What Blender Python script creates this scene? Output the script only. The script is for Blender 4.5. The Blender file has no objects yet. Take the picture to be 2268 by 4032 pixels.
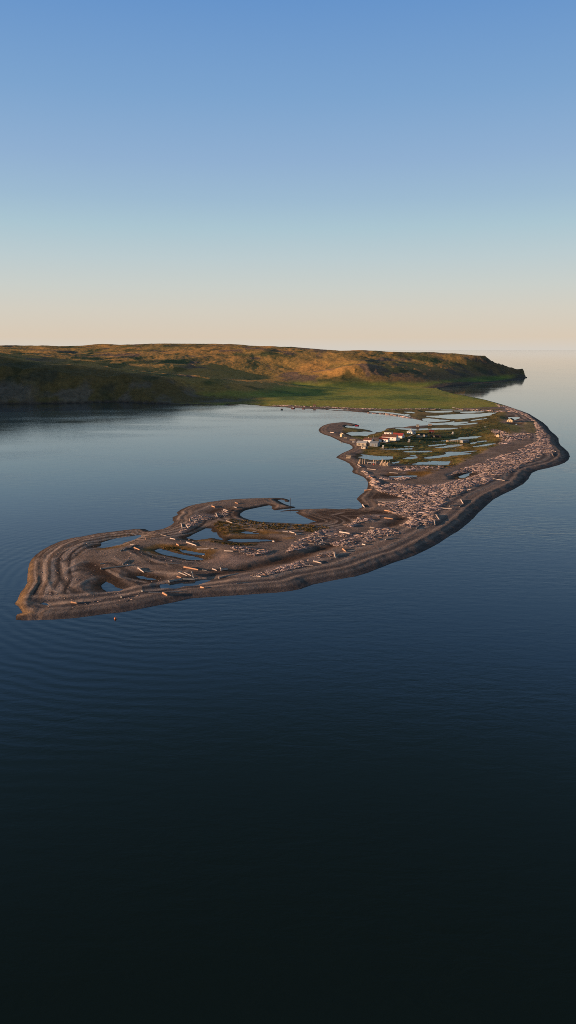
import bpy, bmesh, math, random
import numpy as np
from mathutils import Vector, Matrix
R = math.radians
rnd = random.Random(7)
C = bpy.context.scene.collection
scene = bpy.context.scene

# ------------------------------------------------------------------ camera model
H, F, HOR = 100.0, 2900.0, 1376.0
TH = math.atan((2016 - HOR) / F)
def at(X, Y, z=0.0):
    """ground point (height z) that the photograph's pixel X, Y looks at"""
    dx, dy = (X - 1134) / F, (2016 - Y) / F
    dirz = -math.sin(TH) + dy * math.cos(TH)
    diry = math.cos(TH) + dy * math.sin(TH)
    t = (z - H) / dirz
    return (dx * t, diry * t)
def at_dist(X, Y, dist):
    dx, dy = (X - 1134) / F, (2016 - Y) / F
    dirz = -math.sin(TH) + dy * math.cos(TH)
    diry = math.cos(TH) + dy * math.sin(TH)
    t = dist / diry
    return (dx * t, dist, H + dirz * t)
TILE = {'A': (0, 2050, 3), 'B': (340, 1950, 3), 'C': (750, 1930, 3), 'D': (1200, 1830, 3), 'E': (1600, 1780, 3),
        'F': (1785, 1550, 3), 'G': (1300, 1560, 3), 'H': (900, 1560, 3), 'I': (1650, 1600, 3.6225), 'S': (0, 0, 1),
        'J': (1390, 1695, 7.245), 'K': (1540, 1670, 6.586), 'L': (1740, 1715, 11.146), 'M': (1930, 1630, 12.075),
        'N': (1400, 1795, 9.66), 'O': (1080, 1590, 8.05), 'P': (1330, 1655, 12.075)}
def src(tile, x, y):
    a = TILE[tile]
    return (a[0] + x / a[2], a[1] + y / a[2])
def pts(s, z=0.0):
    """'A 1,2 3,4 B 5,6' -> ground points"""
    out, tile = [], 'S'
    for tok in s.split():
        if ',' in tok:
            x, y = tok.split(',')
            out.append(at(*src(tile, float(x), float(y)), z))
        else:
            tile = tok
    return out
def lin(r, g, b):
    f = lambda c: (c / 255 / 12.92) if c <= 10 else ((c / 255 + .055) / 1.055) ** 2.4
    return (f(r), f(g), f(b), 1)

# ------------------------------------------------------------------ numpy tools
def hash01(ix, iy, seed):
    h = (ix.astype(np.int64) * 374761393 + iy.astype(np.int64) * 668265263 + seed * 974634777) & 0xffffffff
    h = ((h ^ (h >> 13)) * 1274126177) & 0xffffffff
    return ((h ^ (h >> 16)) & 0xffff).astype(np.float32) / 65535.0
def vnoise(x, y, seed=0):
    ix, iy = np.floor(x), np.floor(y)
    fx, fy = x - ix, y - iy
    fx, fy = fx * fx * (3 - 2 * fx), fy * fy * (3 - 2 * fy)
    a, b = hash01(ix, iy, seed), hash01(ix + 1, iy, seed)
    c, d = hash01(ix, iy + 1, seed), hash01(ix + 1, iy + 1, seed)
    return (a + (b - a) * fx) * (1 - fy) + (c + (d - c) * fx) * fy
def fbm(x, y, seed=0, octaves=4, gain=.5):
    s, a, n = 0, 1.0, 0
    for o in range(octaves):
        s = s + a * vnoise(x * 2 ** o + 17.3 * o, y * 2 ** o - 9.1 * o, seed + o)
        n += a; a *= gain
    return s / n * 2 - 1
def sstep(a, b, x):
    t = np.clip((x - a) / (b - a), 0, 1)
    return t * t * (3 - 2 * t)
def line_dist(px, py, P):
    d = np.full(px.shape, 1e9, np.float32)
    for (ax, ay), (bx, by) in zip(P[:-1], P[1:]):
        vx, vy = bx - ax, by - ay
        L = vx * vx + vy * vy
        if L < 1e-9: continue
        t = np.clip(((px - ax) * vx + (py - ay) * vy) / L, 0, 1)
        ex, ey = px - ax - t * vx, py - ay - t * vy
        np.minimum(d, ex * ex + ey * ey, out=d)
    return np.sqrt(d)
def inside(px, py, P):
    r = np.zeros(px.shape, bool)
    n = len(P)
    for i in range(n):
        (ax, ay), (bx, by) = P[i], P[(i + 1) % n]
        if ay == by: continue
        r ^= ((ay > py) != (by > py)) & (px < (bx - ax) * (py - ay) / (by - ay) + ax)
    return r
def signed(px, py, P):
    d = line_dist(px, py, P + [P[0]])
    return np.where(inside(px, py, P), d, -d)

# ------------------------------------------------------------------ traced outlines
BAY = pts("""A 190,1170 185,1130 205,1105 262,1085 215,1020 165,985 205,935 240,850 290,790 320,740 325,660 330,570 345,500 375,450
 430,395 500,345 600,290 720,240 850,205 980,185 1150,150 B 429,415 560,400 690,397 750,425 830,412 900,398 960,375 1010,350 1040,315
 1015,300 1015,260 1085,230 1065,205 1120,165 1200,130 1300,105 C 219,140 400,115 600,100 800,93 1000,90 1100,95 1150,108 1185,130
 1150,142 1110,137 1115,125 1075,112 1030,118 1060,135 1110,160 1180,185 1235,195 1245,208 1180,218 1080,228 985,240 955,215 965,190
 930,180 900,185 800,205 700,225 630,245 585,275 585,300 625,325 700,350 800,370 950,380 1100,385 1250,395 1400,398 D 60,690 160,672
 100,655 0,620 C 1290,295 1240,265 1280,250 1200,245 1130,250 1040,256 1100,240 1200,228 1320,225 D 99,520 250,515 400,525 520,515
 620,525 680,500 665,465 640,435 610,405 650,360 720,310 740,270 745,210 735,185 690,145 620,115 570,100 555,80 575,50 555,20
 G 230,810 240,805 180,770 110,742 70,725 90,705 150,670 220,640 265,615 262,595 230,570 150,548 60,505 0,475 H 1130,455 1080,430
 1060,400 1080,370 1120,345 1180,325 1250,315 1340,308 G 220,312 260,320 310,330 340,342 300,348 260,355 200,345 170,358 200,370
 300,380 400,390 480,405 500,418 550,425 600,420 650,400 665,380 760,368 860,370 940,352 1000,350 1150,345 1220,336 1290,326 1240,319
 1180,312 1080,290 960,262 820,236 700,219 500,204 380,191 200,176 0,167 H 1100,157 900,146 760,139 640,129 400,118 200,113 0,110
 S 646,1590 447,1582 250,1588 0,1590""")
BAY += [(-600, 1325), (-690, 1240), (-800, 1120), (-980, 1000), (-1350, 900), (-2200, 800), (-5500, 650)]  # unseen shore, brought forward so its hills shade the bluff
OUT = pts("""A 190,1170 280,1180 500,1175 700,1168 900,1152 1100,1125 1300,1098 S 483,2411 C -190,1325 0,1280 200,1265 500,1245
 800,1225 1050,1210 1200,1190 1300,1170 D 99,1415 440,1347 600,1320 750,1275 900,1215 1050,1155 1200,1110 1300,1070 1449,1000
 E 380,1080 500,1000 620,930 720,850 800,780 850,720 940,640 1030,560 1120,510 1250,450 1380,380 1449,310 F 895,985 930,935 1000,905
 1120,880 1230,850 1310,820 1360,785 1378,740 1360,690 1320,650 1270,610 1245,570 1245,530 1210,490 1150,440 1110,385 1060,340 980,290
 900,240 800,200 720,175 620,140 500,105 380,72 250,45 120,20 0,0 S 1733,1533 1735,1527 1778,1521 1857,1513 1974,1505 2045,1497 2076,1487""")
BACK = [(880, 2850), (900, 3300), (760, 4200), (400, 5600), (-4500, 6600), (-6500, 3000), (-5500, 900)]
LAND = BAY + list(reversed(BACK)) + list(reversed(OUT[1:]))
PONDS = [pts(s) for s in """B 165,565 250,540 350,512 500,490 645,470 635,490 560,525 480,550 400,580 300,605 200,620 135,612 180,605
C -60,565 20,535 60,510 180,450 250,455 260,500 300,500 330,550 390,590 250,565 160,580 70,590 0,575
C 430,595 500,580 700,578 900,585 980,597 800,605 600,615 480,605
C 590,498 650,487 760,498 840,515 700,517 620,508
B 805,655 870,632 950,650 1050,685 1200,710 1330,735 1400,755 1340,770 1200,760 1080,738 950,710 870,685
B 1090,640 1180,655 1300,675 1400,690 1380,708 1250,697 1150,675
B 175,1080 235,1020 280,1040 330,1085 440,1115 380,1135 250,1140 195,1110
B 580,957 640,957 750,985 820,995 750,998 640,983
B 870,1060 960,1045 1200,1035 1400,1005 1460,1000 1430,1020 1300,1060 1150,1075 1050,1100 880,1100
A 490,985 520,970 575,990 560,1000
E 615,290 680,262 745,245 740,275 700,300 640,308
E 735,243 790,235 760,250
G 690,945 850,940 1030,937 1020,950 800,957 720,953
G 320,718 400,710 360,690 400,688 480,700 600,708 735,713 740,740 690,748 540,755 420,745
G 720,782 780,775 825,768 800,790 740,795
G 900,795 960,800 1030,795 1030,780 1130,778 1220,765 1300,768 1360,772 1430,768 1400,795 1395,812 1300,812 1150,808 1000,810
G 840,742 920,720 1030,712 1030,730 950,742
G 925,705 1000,695 1030,697 990,707
I 110,724 200,710 380,690 375,660 440,645 560,650 820,630 810,640 650,660 560,668 760,668 740,680 560,695 450,705 400,720
G 1100,730 1160,715 1260,710 1350,690 1449,660 1449,695 1380,705 1300,725 1170,738
G 850,655 960,645 1050,650 1200,645 1205,655 1050,662 900,662
G 550,625 650,620 700,622 800,618 975,615 970,627 800,632 650,628
G 810,598 900,592 990,590 980,600 880,600
G 1160,582 1250,570 1340,562 1400,565 1350,575 1250,585 1180,590
I 190,500 380,485 390,495 220,503
I 0,635 190,632 180,645 100,655 0,655
I 200,590 330,575 450,550 600,535 660,545 600,560 480,580 360,592
I 740,578 870,555 980,535 1090,525 1060,540 950,565 850,572
I 420,480 560,460 580,450 560,440 700,435 800,425 910,422 840,440 830,455 700,460 560,475 440,495
I 720,525 780,512 830,515 800,530 740,538
I 800,503 900,492 970,487 960,500 860,513
I 1080,510 1165,505 1140,515
I 130,562 230,550 400,535 350,545 250,562 160,570
I 490,605 545,602 520,612
I 60,138 260,135 370,140 270,128 420,118 530,112 700,105 850,108 960,95 1110,85 1090,97 1020,112 1040,125 960,138 880,150 700,170 560,182 450,180 300,165 150,152
I 40,175 150,172 300,190 460,200 380,212 220,222 130,220 60,200
I 120,262 250,240 430,228 510,212 480,232 600,222 715,218 680,235 560,250 480,262 650,250 780,235 860,232 800,250 650,262 520,272 380,258 250,268
I 80,70 250,68 480,72 450,82 300,90 120,85
I 240,50 400,48 600,45 450,58
I 500,65 700,58 740,60 650,70 520,72
I 570,85 750,72 940,68 900,82 760,90 620,92
I 730,200 850,180 1000,168 960,178 820,195 760,210
I 1265,160 1330,150 1430,155 1435,170 1360,195 1300,190
I 1365,250 1405,248 1390,262
G 730,380 850,378 1000,385 1080,383 1210,378 1449,375 1540,372 1440,390 1300,395 1150,397 1000,405 850,392
G 190,438 260,420 340,425 400,418 470,422 550,428 530,440 480,450 430,470 350,462 250,465 220,450
G 850,182 950,182 1020,202 920,195
G 860,210 950,213 900,222
H 0,94 100,96 250,103 400,109 300,112 100,104 0,100
H 1150,150 1250,148 1330,155 1420,161 1449,166 1350,164 1200,158
G 420,181 550,178 650,186 780,200 880,218 960,238 940,241 800,216 650,197 500,191""".splitlines()]

# ------------------------------------------------------------------ terrain grid (fan of rows and columns)
rows = []
yp = 2462.0
while yp > 1592:
    rows.append(at(1134, yp)[1]); yp -= 2.0
d = rows[-1]; st = 7.0
while d < 3700:
    d += st; rows.append(d); st = min(st * 1.006, 14)
while d < 6800:
    d += st; rows.append(d); st *= 1.15
rows = np.array(rows, np.float32)
cols = list(np.arange(-.462, .4621, .00105))
cl = list(-.462 - np.cumsum(.004 * 1.035 ** np.arange(84)))[::-1]
cr = list(.462 + np.cumsum(.01 * 1.2 ** np.arange(8)))
cols = np.array([c for c in cl if c > -2.9] + cols + cr, np.float32)
NR, NC = len(rows), len(cols)
GX = (cols[None, :] * rows[:, None]).astype(np.float32).ravel()
GY = np.repeat(rows, NC).astype(np.float32)

ins = inside(GX, GY, LAND)
nw = fbm(GX / 9, GY / 9, 3, 3)
dout = line_dist(GX, GY, OUT)
dbay = line_dist(GX, GY, BAY)
dback = line_dist(GX, GY, BACK)
dshore = np.minimum(np.minimum(dout, dbay), dback)
fine = fbm(GX / 3.0, GY / 3.0, 11, 3)
broad = fbm(GX / 28, GY / 28, 21, 4)
spit_z = sstep(.6, .95, GY / 1330)

def ridge(dist, ramp):
    xs, ys = zip(*ramp)
    return np.interp(dist, xs, ys).astype(np.float32)
do = dout + nw * 1.6 * np.clip(dout / 6, 0, 1)
db = dbay + nw * 1.0 * np.clip(dbay / 6, 0, 1)
ho = ridge(do, [(0, 0), (4, .6), (9, 1.35), (12, 1.2), (16, 1.25), (19, 1.6), (23, 1.4), (27, 1.7), (32, 1.5), (60, 1.4)])
hb = ridge(db, [(0, 0), (2.5, .45), (4.5, .78), (6.5, .70), (9, .95), (12, .82), (20, .88), (40, 1.05), (70, 1.5)])
h = np.minimum(ho, hb) + broad * .12 + fine * .05

# ridges and hollows of the recurved near tip
def bump_line(s, amp, w):
    global h
    P = pts(s)
    xs = [p[0] for p in P]; ys = [p[1] for p in P]
    m = (GX > min(xs) - 4 * w) & (GX < max(xs) + 4 * w) & (GY > min(ys) - 4 * w) & (GY < max(ys) + 4 * w)
    dd = line_dist(GX[m], GY[m], P) + nw[m] * .6
    h[m] += amp * np.exp(-(dd / w) ** 2)
CREST = []
for s in ["A 440,470 430,600 440,720 400,800 310,920 330,1000 430,1070", "A 530,470 540,600 560,740 620,840 750,900 1000,960 1449,960",
          "A 640,490 680,410 800,350 1000,290 1150,270", "A 750,650 800,590 950,510 1040,500", "A 900,800 1000,740 1100,690",
          "A 960,410 1050,350 1200,320 1449,290 B 800,440", "B 470,680 600,740 800,800 1000,860 1150,900",
          "B 340,770 450,830 700,910 900,930 1080,960", "B 720,680 760,710 950,740 1150,790 1300,800", "B 250,900 400,980 700,1040",
          "A 520,910 600,970 760,1000 1000,1000", "B 1160,210 1060,330 900,430", "C 60,270 300,170 600,130 900,110", "C 430,350 620,440 900,500 1200,520 1449,560",
          "D 560,650 700,700 900,690", "D 330,600 450,575"]:
    bump_line(s, .11, 1.4); CREST.append(s)
HOLLOW = []
for s in ["A 470,480 450,600 470,700 470,800 400,900 420,980 520,1040 700,1020 1000,1005", "A 690,540 720,680 780,790 880,860 1050,890",
          "A 980,230 850,300 720,370 650,450", "A 760,500 880,450 950,390 1050,320", "A 830,640 950,590 1030,610",
          "B 560,690 800,840 1000,850 1160,910", "B 500,650 650,700 800,760 960,800", "B 260,820 420,880 600,980 800,1010"]:
    bump_line(s, -.10, 1.8); HOLLOW.append(s)
# broad wet lows
ZLOW = ["A 950,560 1050,500 1180,520 1300,600 1449,680 1449,780 1300,740 1200,680 1060,650", "B 430,960 600,990 850,1010 1150,1010 1400,980 C 260,985 500,950 800,890 1100,820 1449,740 1449,800 1150,880 880,940 620,1000 300,1050 C 0,1120 B 880,1105 620,1090",
        "D 720,390 800,340 900,335 1050,350 1180,400 1050,410 900,415 760,420", "D 950,720 1080,610 1250,650 1150,710 1000,760 940,745",
        "D 0,1060 150,980 320,945 420,970 300,1020 100,1070 0,1120", "D 0,640 100,560 330,540 620,540 900,545 1060,590 860,600 680,600 560,690 440,720 160,700 20,710",
        "C 165,265 300,230 500,215 600,250 580,310 500,340 330,350 C 120,440 0,520 -40,540 0,480 200,380 300,330", "A 400,900 460,850 530,920 600,1010 520,1060 430,1000",
        "E 510,340 600,260 760,240 900,270 760,300 620,340", "C 400,960 620,930 800,880 1100,800 1300,760 1449,720 1449,790 1100,880 780,960 520,1000"]
zlow = np.zeros_like(GX)
def zone(s, soft, wob=1.5, lo=0):
    P = pts(s) if isinstance(s, str) else s
    xs = [p[0] for p in P]; ys = [p[1] for p in P]
    pad = soft + 8
    m = (GX > min(xs) - pad) & (GX < max(xs) + pad) & (GY > min(ys) - pad) & (GY < max(ys) + pad)
    w = np.zeros_like(GX)
    w[m] = sstep(-soft, soft, signed(GX[m], GY[m], P) + nw[m] * wob)
    return w
for s in ZLOW:
    zlow = np.maximum(zlow, zone(s, 4))
h = h * (1 - zlow) + (0.5 + broad * .1 + fine * .04) * zlow

# hills: thin-plate surface through sighted points and unseen ones
hp = []
for X, Y, dist in [(-300, 1368, 3400), (0, 1365, 3300), (170, 1373, 3000), (345, 1371, 3100), (700, 1357, 3400), (940, 1363, 3300),
                   (1250, 1376, 3200), (1565, 1384, 3000), (1800, 1391, 2900), (1878, 1401, 2850), (1980, 1416, 2780),
                   (0, 1452, 1530), (150, 1465, 1530), (400, 1480, 1540), (650, 1494, 1570), (880, 1512, 1660),
                   (0, 1428, 1900), (300, 1437, 1900), (500, 1460, 1900), (700, 1478, 1950), (900, 1494, 2000), (1100, 1503, 2020),
                   (100, 1400, 2500), (400, 1412, 2400), (700, 1424, 2400), (700, 1452, 2150), (820, 1476, 2130), (1000, 1440, 2450), (1000, 1490, 2150),
                   (1300, 1448, 2400), (1250, 1502, 2110), (1300, 1507, 2080), (1400, 1482, 2170), (1450, 1436, 2270), (1380, 1428, 2420), (1330, 1470, 2200),
                   (1440, 1478, 2160), (1560, 1468, 2230), (1560, 1508, 2080), (1650, 1464, 2330), (1650, 1492, 2160), (1750, 1468, 2420), (1900, 1474, 2560),
                   (1850, 1446, 2660), (1700, 1432, 2600), (1600, 1422, 2600), (1500, 1412, 2600), (1980, 1456, 2700), (2040, 1474, 2680), (2030, 1462, 3000), (1990, 1446, 3250)]:
    hp.append(at_dist(X, Y, dist))
for X, Y, z in [(900, 1560, 5), (1134, 1545, 4), (1134, 1515, 6), (1400, 1540, 3.5), (1600, 1560, 3), (1700, 1538, 2), (800, 1555, 7), (650, 1572, 6),
                (1300, 1590, 2), (1100, 1582, 2.5), (1600, 1600, 2), (1450, 1512, 6), (1640, 1520, 3)]:
    p = at(X, Y, z); hp.append((p[0], p[1], z))
hp += [(-690, 1540, 98), (-740, 1330, 72), (-930, 1200, 110), (-1200, 1080, 105), (-1700, 1000, 105), (-2500, 950, 90), (-900, 1570, 108), (-1250, 1500, 125), (-1500, 1700, 140), (-2200, 1800, 150), (-2600, 2600, 135), (-1500, 2500, 118),  # unseen hills left of view, raised to throw shade on the bluff
       (-1500, 3500, 110), (-2500, 1300, 120), (-900, 2000, 112), (-1000, 4600, 90), (0, 4600, 80), (500, 4000, 40), (-3500, 4000, 110), (700, 3200, 52),
       (-4500, 2000, 110), (-4000, 6000, 60), (0, 5800, 40)]
hp = np.array(hp)
S_ = 1000.0
def tps(r2):
    return np.where(r2 > 0, .5 * r2 * np.log(np.maximum(r2, 1e-12)), 0)
n = len(hp)
A = np.zeros((n + 3, n + 3))
dx = (hp[:, None, :2] - hp[None, :, :2]) / S_
A[:n, :n] = tps((dx ** 2).sum(2)) + np.eye(n) * 1e-4
A[:n, n] = 1; A[:n, n + 1:] = hp[:, :2] / S_
A[n, :n] = 1; A[n + 1:, :n] = hp[:, :2].T / S_
sol = np.linalg.solve(A, np.concatenate([hp[:, 2], [0, 0, 0]]))
hm = (GY > 1290) | ((GX < -480) & (GY > 640))
hx, hy = GX[hm], GY[hm]
hz = sol[n] + sol[n + 1] * hx / S_ + sol[n + 2] * hy / S_
for i in range(n):
    hz = hz + sol[i] * tps(((hx - hp[i, 0]) ** 2 + (hy - hp[i, 1]) ** 2) / S_ ** 2)
rough = sstep(8, 40, hz)
big = fbm(hx / 270, hy / 360, 31, 4, .42)
wx = hx + 40 * fbm(hx / 120, hy / 120, 37, 3)
gul = 1 - np.abs(fbm(wx / 75, hy / 300, 41, 3)) * 2
hz = hz + rough * (big * 11 + gul * 3.5 * sstep(3600, 1400, hy)) + sstep(1, 4, hz) * fbm(hx / 14, hy / 14, 51, 3) * .9 * (.4 + rough)
hz = hz + rough * fbm(hx / 95, hy / 130, 55, 2) * 5.0
cliff = np.minimum(dbay[hm] * .55, np.minimum(dout[hm] * np.where(hx > 720, .40, .62), dback[hm] * .5)) * (1 + .25 * fbm(hx / 25, hy / 25, 61, 3))
hz = np.minimum(hz, cliff)
hz = hz * np.maximum(sstep(1300, 1370, hy), (hx < -480) * 1.0)
hillz = np.zeros_like(GX); hillz[hm] = hz
h = np.maximum(h, hillz)

# ponds
pond_d = np.full(GX.shape, 99., np.float32)
for P in PONDS:
    xs = [p[0] for p in P]; ys = [p[1] for p in P]
    m = (GX > min(xs) - 16) & (GX < max(xs) + 16) & (GY > min(ys) - 16) & (GY < max(ys) + 16)
    if m.any():
        pond_d[m] = np.minimum(pond_d[m], -signed(GX[m], GY[m], P))
pw = pond_d + nw * .7 + fine * .5
far_k = 1 + np.clip((GY - 600) / 350, 0, 2.5)
pk = sstep(14, 7, pond_d)
h = np.where(pw < 0, np.minimum(h, -.08 + .12 * np.maximum(pw, -6)), h * (1 - pk) + np.minimum(h, .04 + pw * (.1 / far_k)) * pk)
h = np.where(ins, h, np.maximum(-.22 * dshore - .02, -3))

# ------------------------------------------------------------------ ground colour (what the ground is made of, some shade painted in)
def col(*c): return np.array(c, np.float32)
def mix(c, t, w): return c * (1 - w[:, None]) + (t if t.ndim > 1 else t[None, :]) * w[:, None]
n1 = fbm(GX / 6, GY / 6, 71, 4); n2 = fbm(GX / 22, GY / 40, 81, 4); n3 = fbm(GX / 90, GY / 140, 91, 4)
col_ = mix(np.tile(col(.112, .084, .066), (len(GX), 1)), col(.082, .064, .054), sstep(-.4, .5, n1))
col_ = mix(col_, col(.140, .108, .084), sstep(.1, .6, n2) * .7)
# ridge crests pale, hollows muddy
col_ = mix(col_, col(.036, .026, .020), sstep(.62, .3, h) * .85)
col_ = mix(col_, col(.034, .021, .014), np.maximum(zlow * .9, 0))
col_ = mix(col_, col(.026, .018, .012), sstep(7, .5, pw) * .85)
col_ = mix(col_, col(.105, .062, .020), sstep(5, 1, np.abs(pw - 4)) * sstep(.05, .4, n2) * .8)
def stroke(s, w):
    P = pts(s); xs = [p[0] for p in P]; ys = [p[1] for p in P]; r = np.zeros_like(GX)
    m = (GX > min(xs) - 4 * w) & (GX < max(xs) + 4 * w) & (GY > min(ys) - 4 * w) & (GY < max(ys) + 4 * w)
    r[m] = np.exp(-((line_dist(GX[m], GY[m], P) + nw[m] * .5) / w) ** 2); return r
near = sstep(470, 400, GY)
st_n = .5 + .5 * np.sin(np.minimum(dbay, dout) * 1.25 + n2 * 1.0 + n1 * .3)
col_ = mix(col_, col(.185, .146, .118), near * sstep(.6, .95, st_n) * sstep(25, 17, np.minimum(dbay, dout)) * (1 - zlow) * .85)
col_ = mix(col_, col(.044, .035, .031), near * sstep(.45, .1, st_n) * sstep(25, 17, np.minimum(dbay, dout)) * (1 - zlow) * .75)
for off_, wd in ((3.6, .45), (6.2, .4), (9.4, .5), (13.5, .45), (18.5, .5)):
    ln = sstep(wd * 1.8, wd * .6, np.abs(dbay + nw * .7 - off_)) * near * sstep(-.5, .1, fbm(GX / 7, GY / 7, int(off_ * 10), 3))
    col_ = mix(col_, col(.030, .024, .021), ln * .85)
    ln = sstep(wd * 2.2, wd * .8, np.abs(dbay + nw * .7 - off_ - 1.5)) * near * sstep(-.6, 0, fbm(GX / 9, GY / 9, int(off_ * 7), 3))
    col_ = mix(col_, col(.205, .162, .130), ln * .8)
for s in CREST: col_ = mix(col_, col(.180, .142, .114), sstep(.3, .8, stroke(s, 1.4)) * .7)
for s in HOLLOW: col_ = mix(col_, col(.026, .021, .018), sstep(.25, .75, stroke(s, 1.6)) * .65)
# outer beach: shingle, with the berm ridges' lit and shaded bands painted in
col_ = mix(col_, col(.076, .064, .057), sstep(30, 24, dout) * .75)
strip = .5 + .5 * np.sin(dout * .80 + n2 * .9 + n1 * .3)
col_ = mix(col_, col(.165, .128, .102), sstep(32, 26, dout) * sstep(9, 12, dout) * sstep(.55, .9, strip) * .85)
col_ = mix(col_, col(.040, .036, .036), sstep(32, 26, dout) * sstep(9, 12, dout) * sstep(.4, .1, strip) * .8)
col_ = mix(col_, col(.150, .108, .088), zone("C 200,850 420,775 700,795 1000,790 850,850 600,900 300,940", 4, 3) * .7)
col_ = mix(col_, col(.130, .096, .076), zone("D 1449,790 1150,850 1000,900 700,1000 480,1060 480,1110 800,1040 1100,920 1449,850 E 400,700 700,560 1000,390 1180,330 1150,400 850,520 560,720 300,880", 4, 3) * .7)
col_ = mix(col_, col(.036, .031, .030), sstep(6.0, 3.0, do) * .8)
strip2 = .5 + .5 * np.sin(dbay * 1.5 + n2 * 2.5)
col_ = mix(col_, col(.120, .083, .058), sstep(14, 10, dbay) * sstep(3, 5, dbay) * sstep(.4, .8, strip2) * .7)
col_ = mix(col_, col(.034, .025, .020), sstep(3.4, 1.4, db) * .85)
ZOCHRE = ["C 260,400 330,360 430,380 560,420 660,460 560,490 480,520 380,530 330,480", "C 640,440 900,490 1100,520 1300,520 1250,600 1100,590 1050,540 850,510",
          "C 160,590 260,590 420,610 640,630 820,640 700,675 480,655 250,640", "B 850,600 1060,600 1300,650 1449,680 1449,720 1200,660 960,640",
          "E 40,270 260,215 430,210 330,270 130,290", "G 600,920 760,900 1000,905 1200,870 1300,880 1180,930 1000,938 700,940"]
for s in ZOCHRE:
    col_ = mix(col_, col(.095, .052, .013), zone(s, 2.5) * sstep(-.5, .25, n1 + n2 * .5) * .9)
# ochre weed along the outside of the tip
col_ = mix(col_, col(.190, .115, .052), zone("A 190,1120 310,1100 262,1085 215,1020 165,985 205,935 240,850 290,790 320,740 325,660 330,570 345,500 375,450 400,440 385,520 365,600 375,700 345,790 290,880 265,960 300,1060 380,1110 300,1130", 1.5) * .75)
# village turf
GRASS = "G 640,400 760,385 1000,400 1300,400 1700,370 I 900,100 1130,90 1180,130 1100,170 1150,230 1290,330 1330,430 1100,500 1130,560 1000,610 780,720 640,800 500,850 300,900 G 1300,860 1000,815 860,820 720,800 560,770 430,770 320,740 380,660 420,610 600,520 560,490 380,520 270,500 230,480 420,470 560,440"
wg = zone(GRASS, 5, 3)
wg = np.maximum(wg, zone("G 150,420 170,360 300,378 480,405 470,418 300,425 200,440", 3) * .8)
gcol = mix(np.tile(col(.110, .100, .026), (len(GX), 1)), col(.160, .105, .030), sstep(-.1, .5, n2))
gcol = mix(gcol, col(.030, .040, .017), sstep(-.05, -.5, n1 + n2))
gcol = mix(gcol, col(.085, .045, .020), sstep(3.5, .6, pw) * .8)
lawn = zone("G 560,570 700,560 1000,470 1300,440 1500,430 1640,500 1480,560 1300,590 1000,590 700,615", 6, 3)
gcol = mix(gcol, col(.040, .055, .022), lawn * sstep(-.7, .1, n1 + .3) * .9)  # long building shadows painted in as dark green
col_ = mix(col_, gcol, wg)
marsh = zone("G 420,172 900,168 1449,152 1700,150 F 560,190 640,240 600,330 G 1500,400 1449,420 1200,420 1000,400 1290,330 1180,305 960,252 700,208", 4, 3)
col_ = mix(col_, mix(np.tile(col(.090, .070, .022), (len(GX), 1)), col(.045, .032, .018), sstep(4, .8, pw)), marsh * .85)
wg2 = zone("I 1130,250 1290,260 1400,280 1480,330 1430,400 1330,370 1250,330 1100,400 1000,340", 5, 3)
col_ = mix(col_, mix(np.tile(col(.085, .082, .028), (len(GX), 1)), col(.05, .055, .02), sstep(-.2, .4, n1)), wg2 * .9)
wg3 = zone("F 860,340 960,340 1010,420 960,480 850,470 800,380", 4, 3); col_ = mix(col_, col(.105, .085, .036), wg3 * .8)
# gravel track along the spit
track = "F 990,545 940,570 760,610 600,650 480,740 280,800 130,850 0,910 E 480,280 300,320 100,330 G 1000,960 900,1000 E 0,390 250,400 340,360 460,320 E 560,240 F 60,940 180,850 400,780 560,720 740,660 900,600"
col_ = mix(col_, col(.098, .074, .057), zone(track, 3, 2) * .85)
# litter of broken wood under the drift
WZ = {}
WZ['main'] = "D 850,250 920,225 1150,235 E 249,405 420,395 600,340 800,330 930,320 1000,340 820,400 740,430 640,500 480,550 450,620 380,660 420,690 330,720 370,800 320,860 120,920 20,900 D 1150,720 1260,650 1200,620 1080,580 960,540 1050,500 880,480 880,450 1060,440 1200,400 1100,370 1000,340 860,310"
WZ['band'] = "E 480,290 560,240 700,200 900,130 1100,60 F 745,690 900,610 1000,580 1000,540 1000,480 980,420 960,340 850,260 700,215 560,165 500,125 620,145 760,195 900,262 960,312 1020,380 1080,460 1120,520 1150,600 1200,690 1180,740 1080,730 980,740 950,800 800,850 760,900 620,950 480,1010 380,1080 200,1120 60,1150 0,1130 100,1060 250,970 380,940 200,920 60,940"
WZ['heap'] = "D 0,880 180,780 300,760 440,770 560,830 500,860 380,860 220,930 60,1000 C 1300,715 1140,750 1100,770 1200,700 1190,640 1350,580 1449,580"
WZ['neck'] = "D 480,720 560,700 690,610 830,600 930,605 800,660 640,690 560,745"
WZ['slope'] = "D 320,930 480,890 620,840 780,790 900,760 980,760 1120,820 1060,850 900,860 800,920 680,960 560,990 440,980 380,960"
WZ['berm'] = "C 590,1050 780,1000 950,970 1150,900 1300,850 1449,830 D 120,1090 280,1050 380,1030 330,1080 240,1150 100,1200 0,1215 C 1250,940 1000,1000 800,1040 620,1085"
WZ['pondbank'] = "C 460,690 560,690 740,700 930,740 900,760 760,790 640,775 580,740"
WZ['turf'] = "G 700,850 900,835 1200,840 1350,825 1300,870 1100,880 850,885"
WZ['strip'] = "G 560,965 900,950 1000,955 900,1000 650,992"
WZ['shore'] = "D 680,30 740,95 800,140 880,200 860,270 790,240 810,190 720,100 650,20"
WZ['yard'] = "F 430,430 560,440 680,490 840,470 960,490 900,540 700,560 640,600 480,610 600,560 520,520"
WZ['backband'] = "F 0,170 120,180 400,195 660,212 700,222 400,206 120,190 0,182"
WZ['farbeach'] = "H 450,105 700,108 1000,128 G 0,128 300,145 600,152 900,156 1100,152 1300,150 1300,156 900,162 500,158 0,136 H 700,116"
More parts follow.
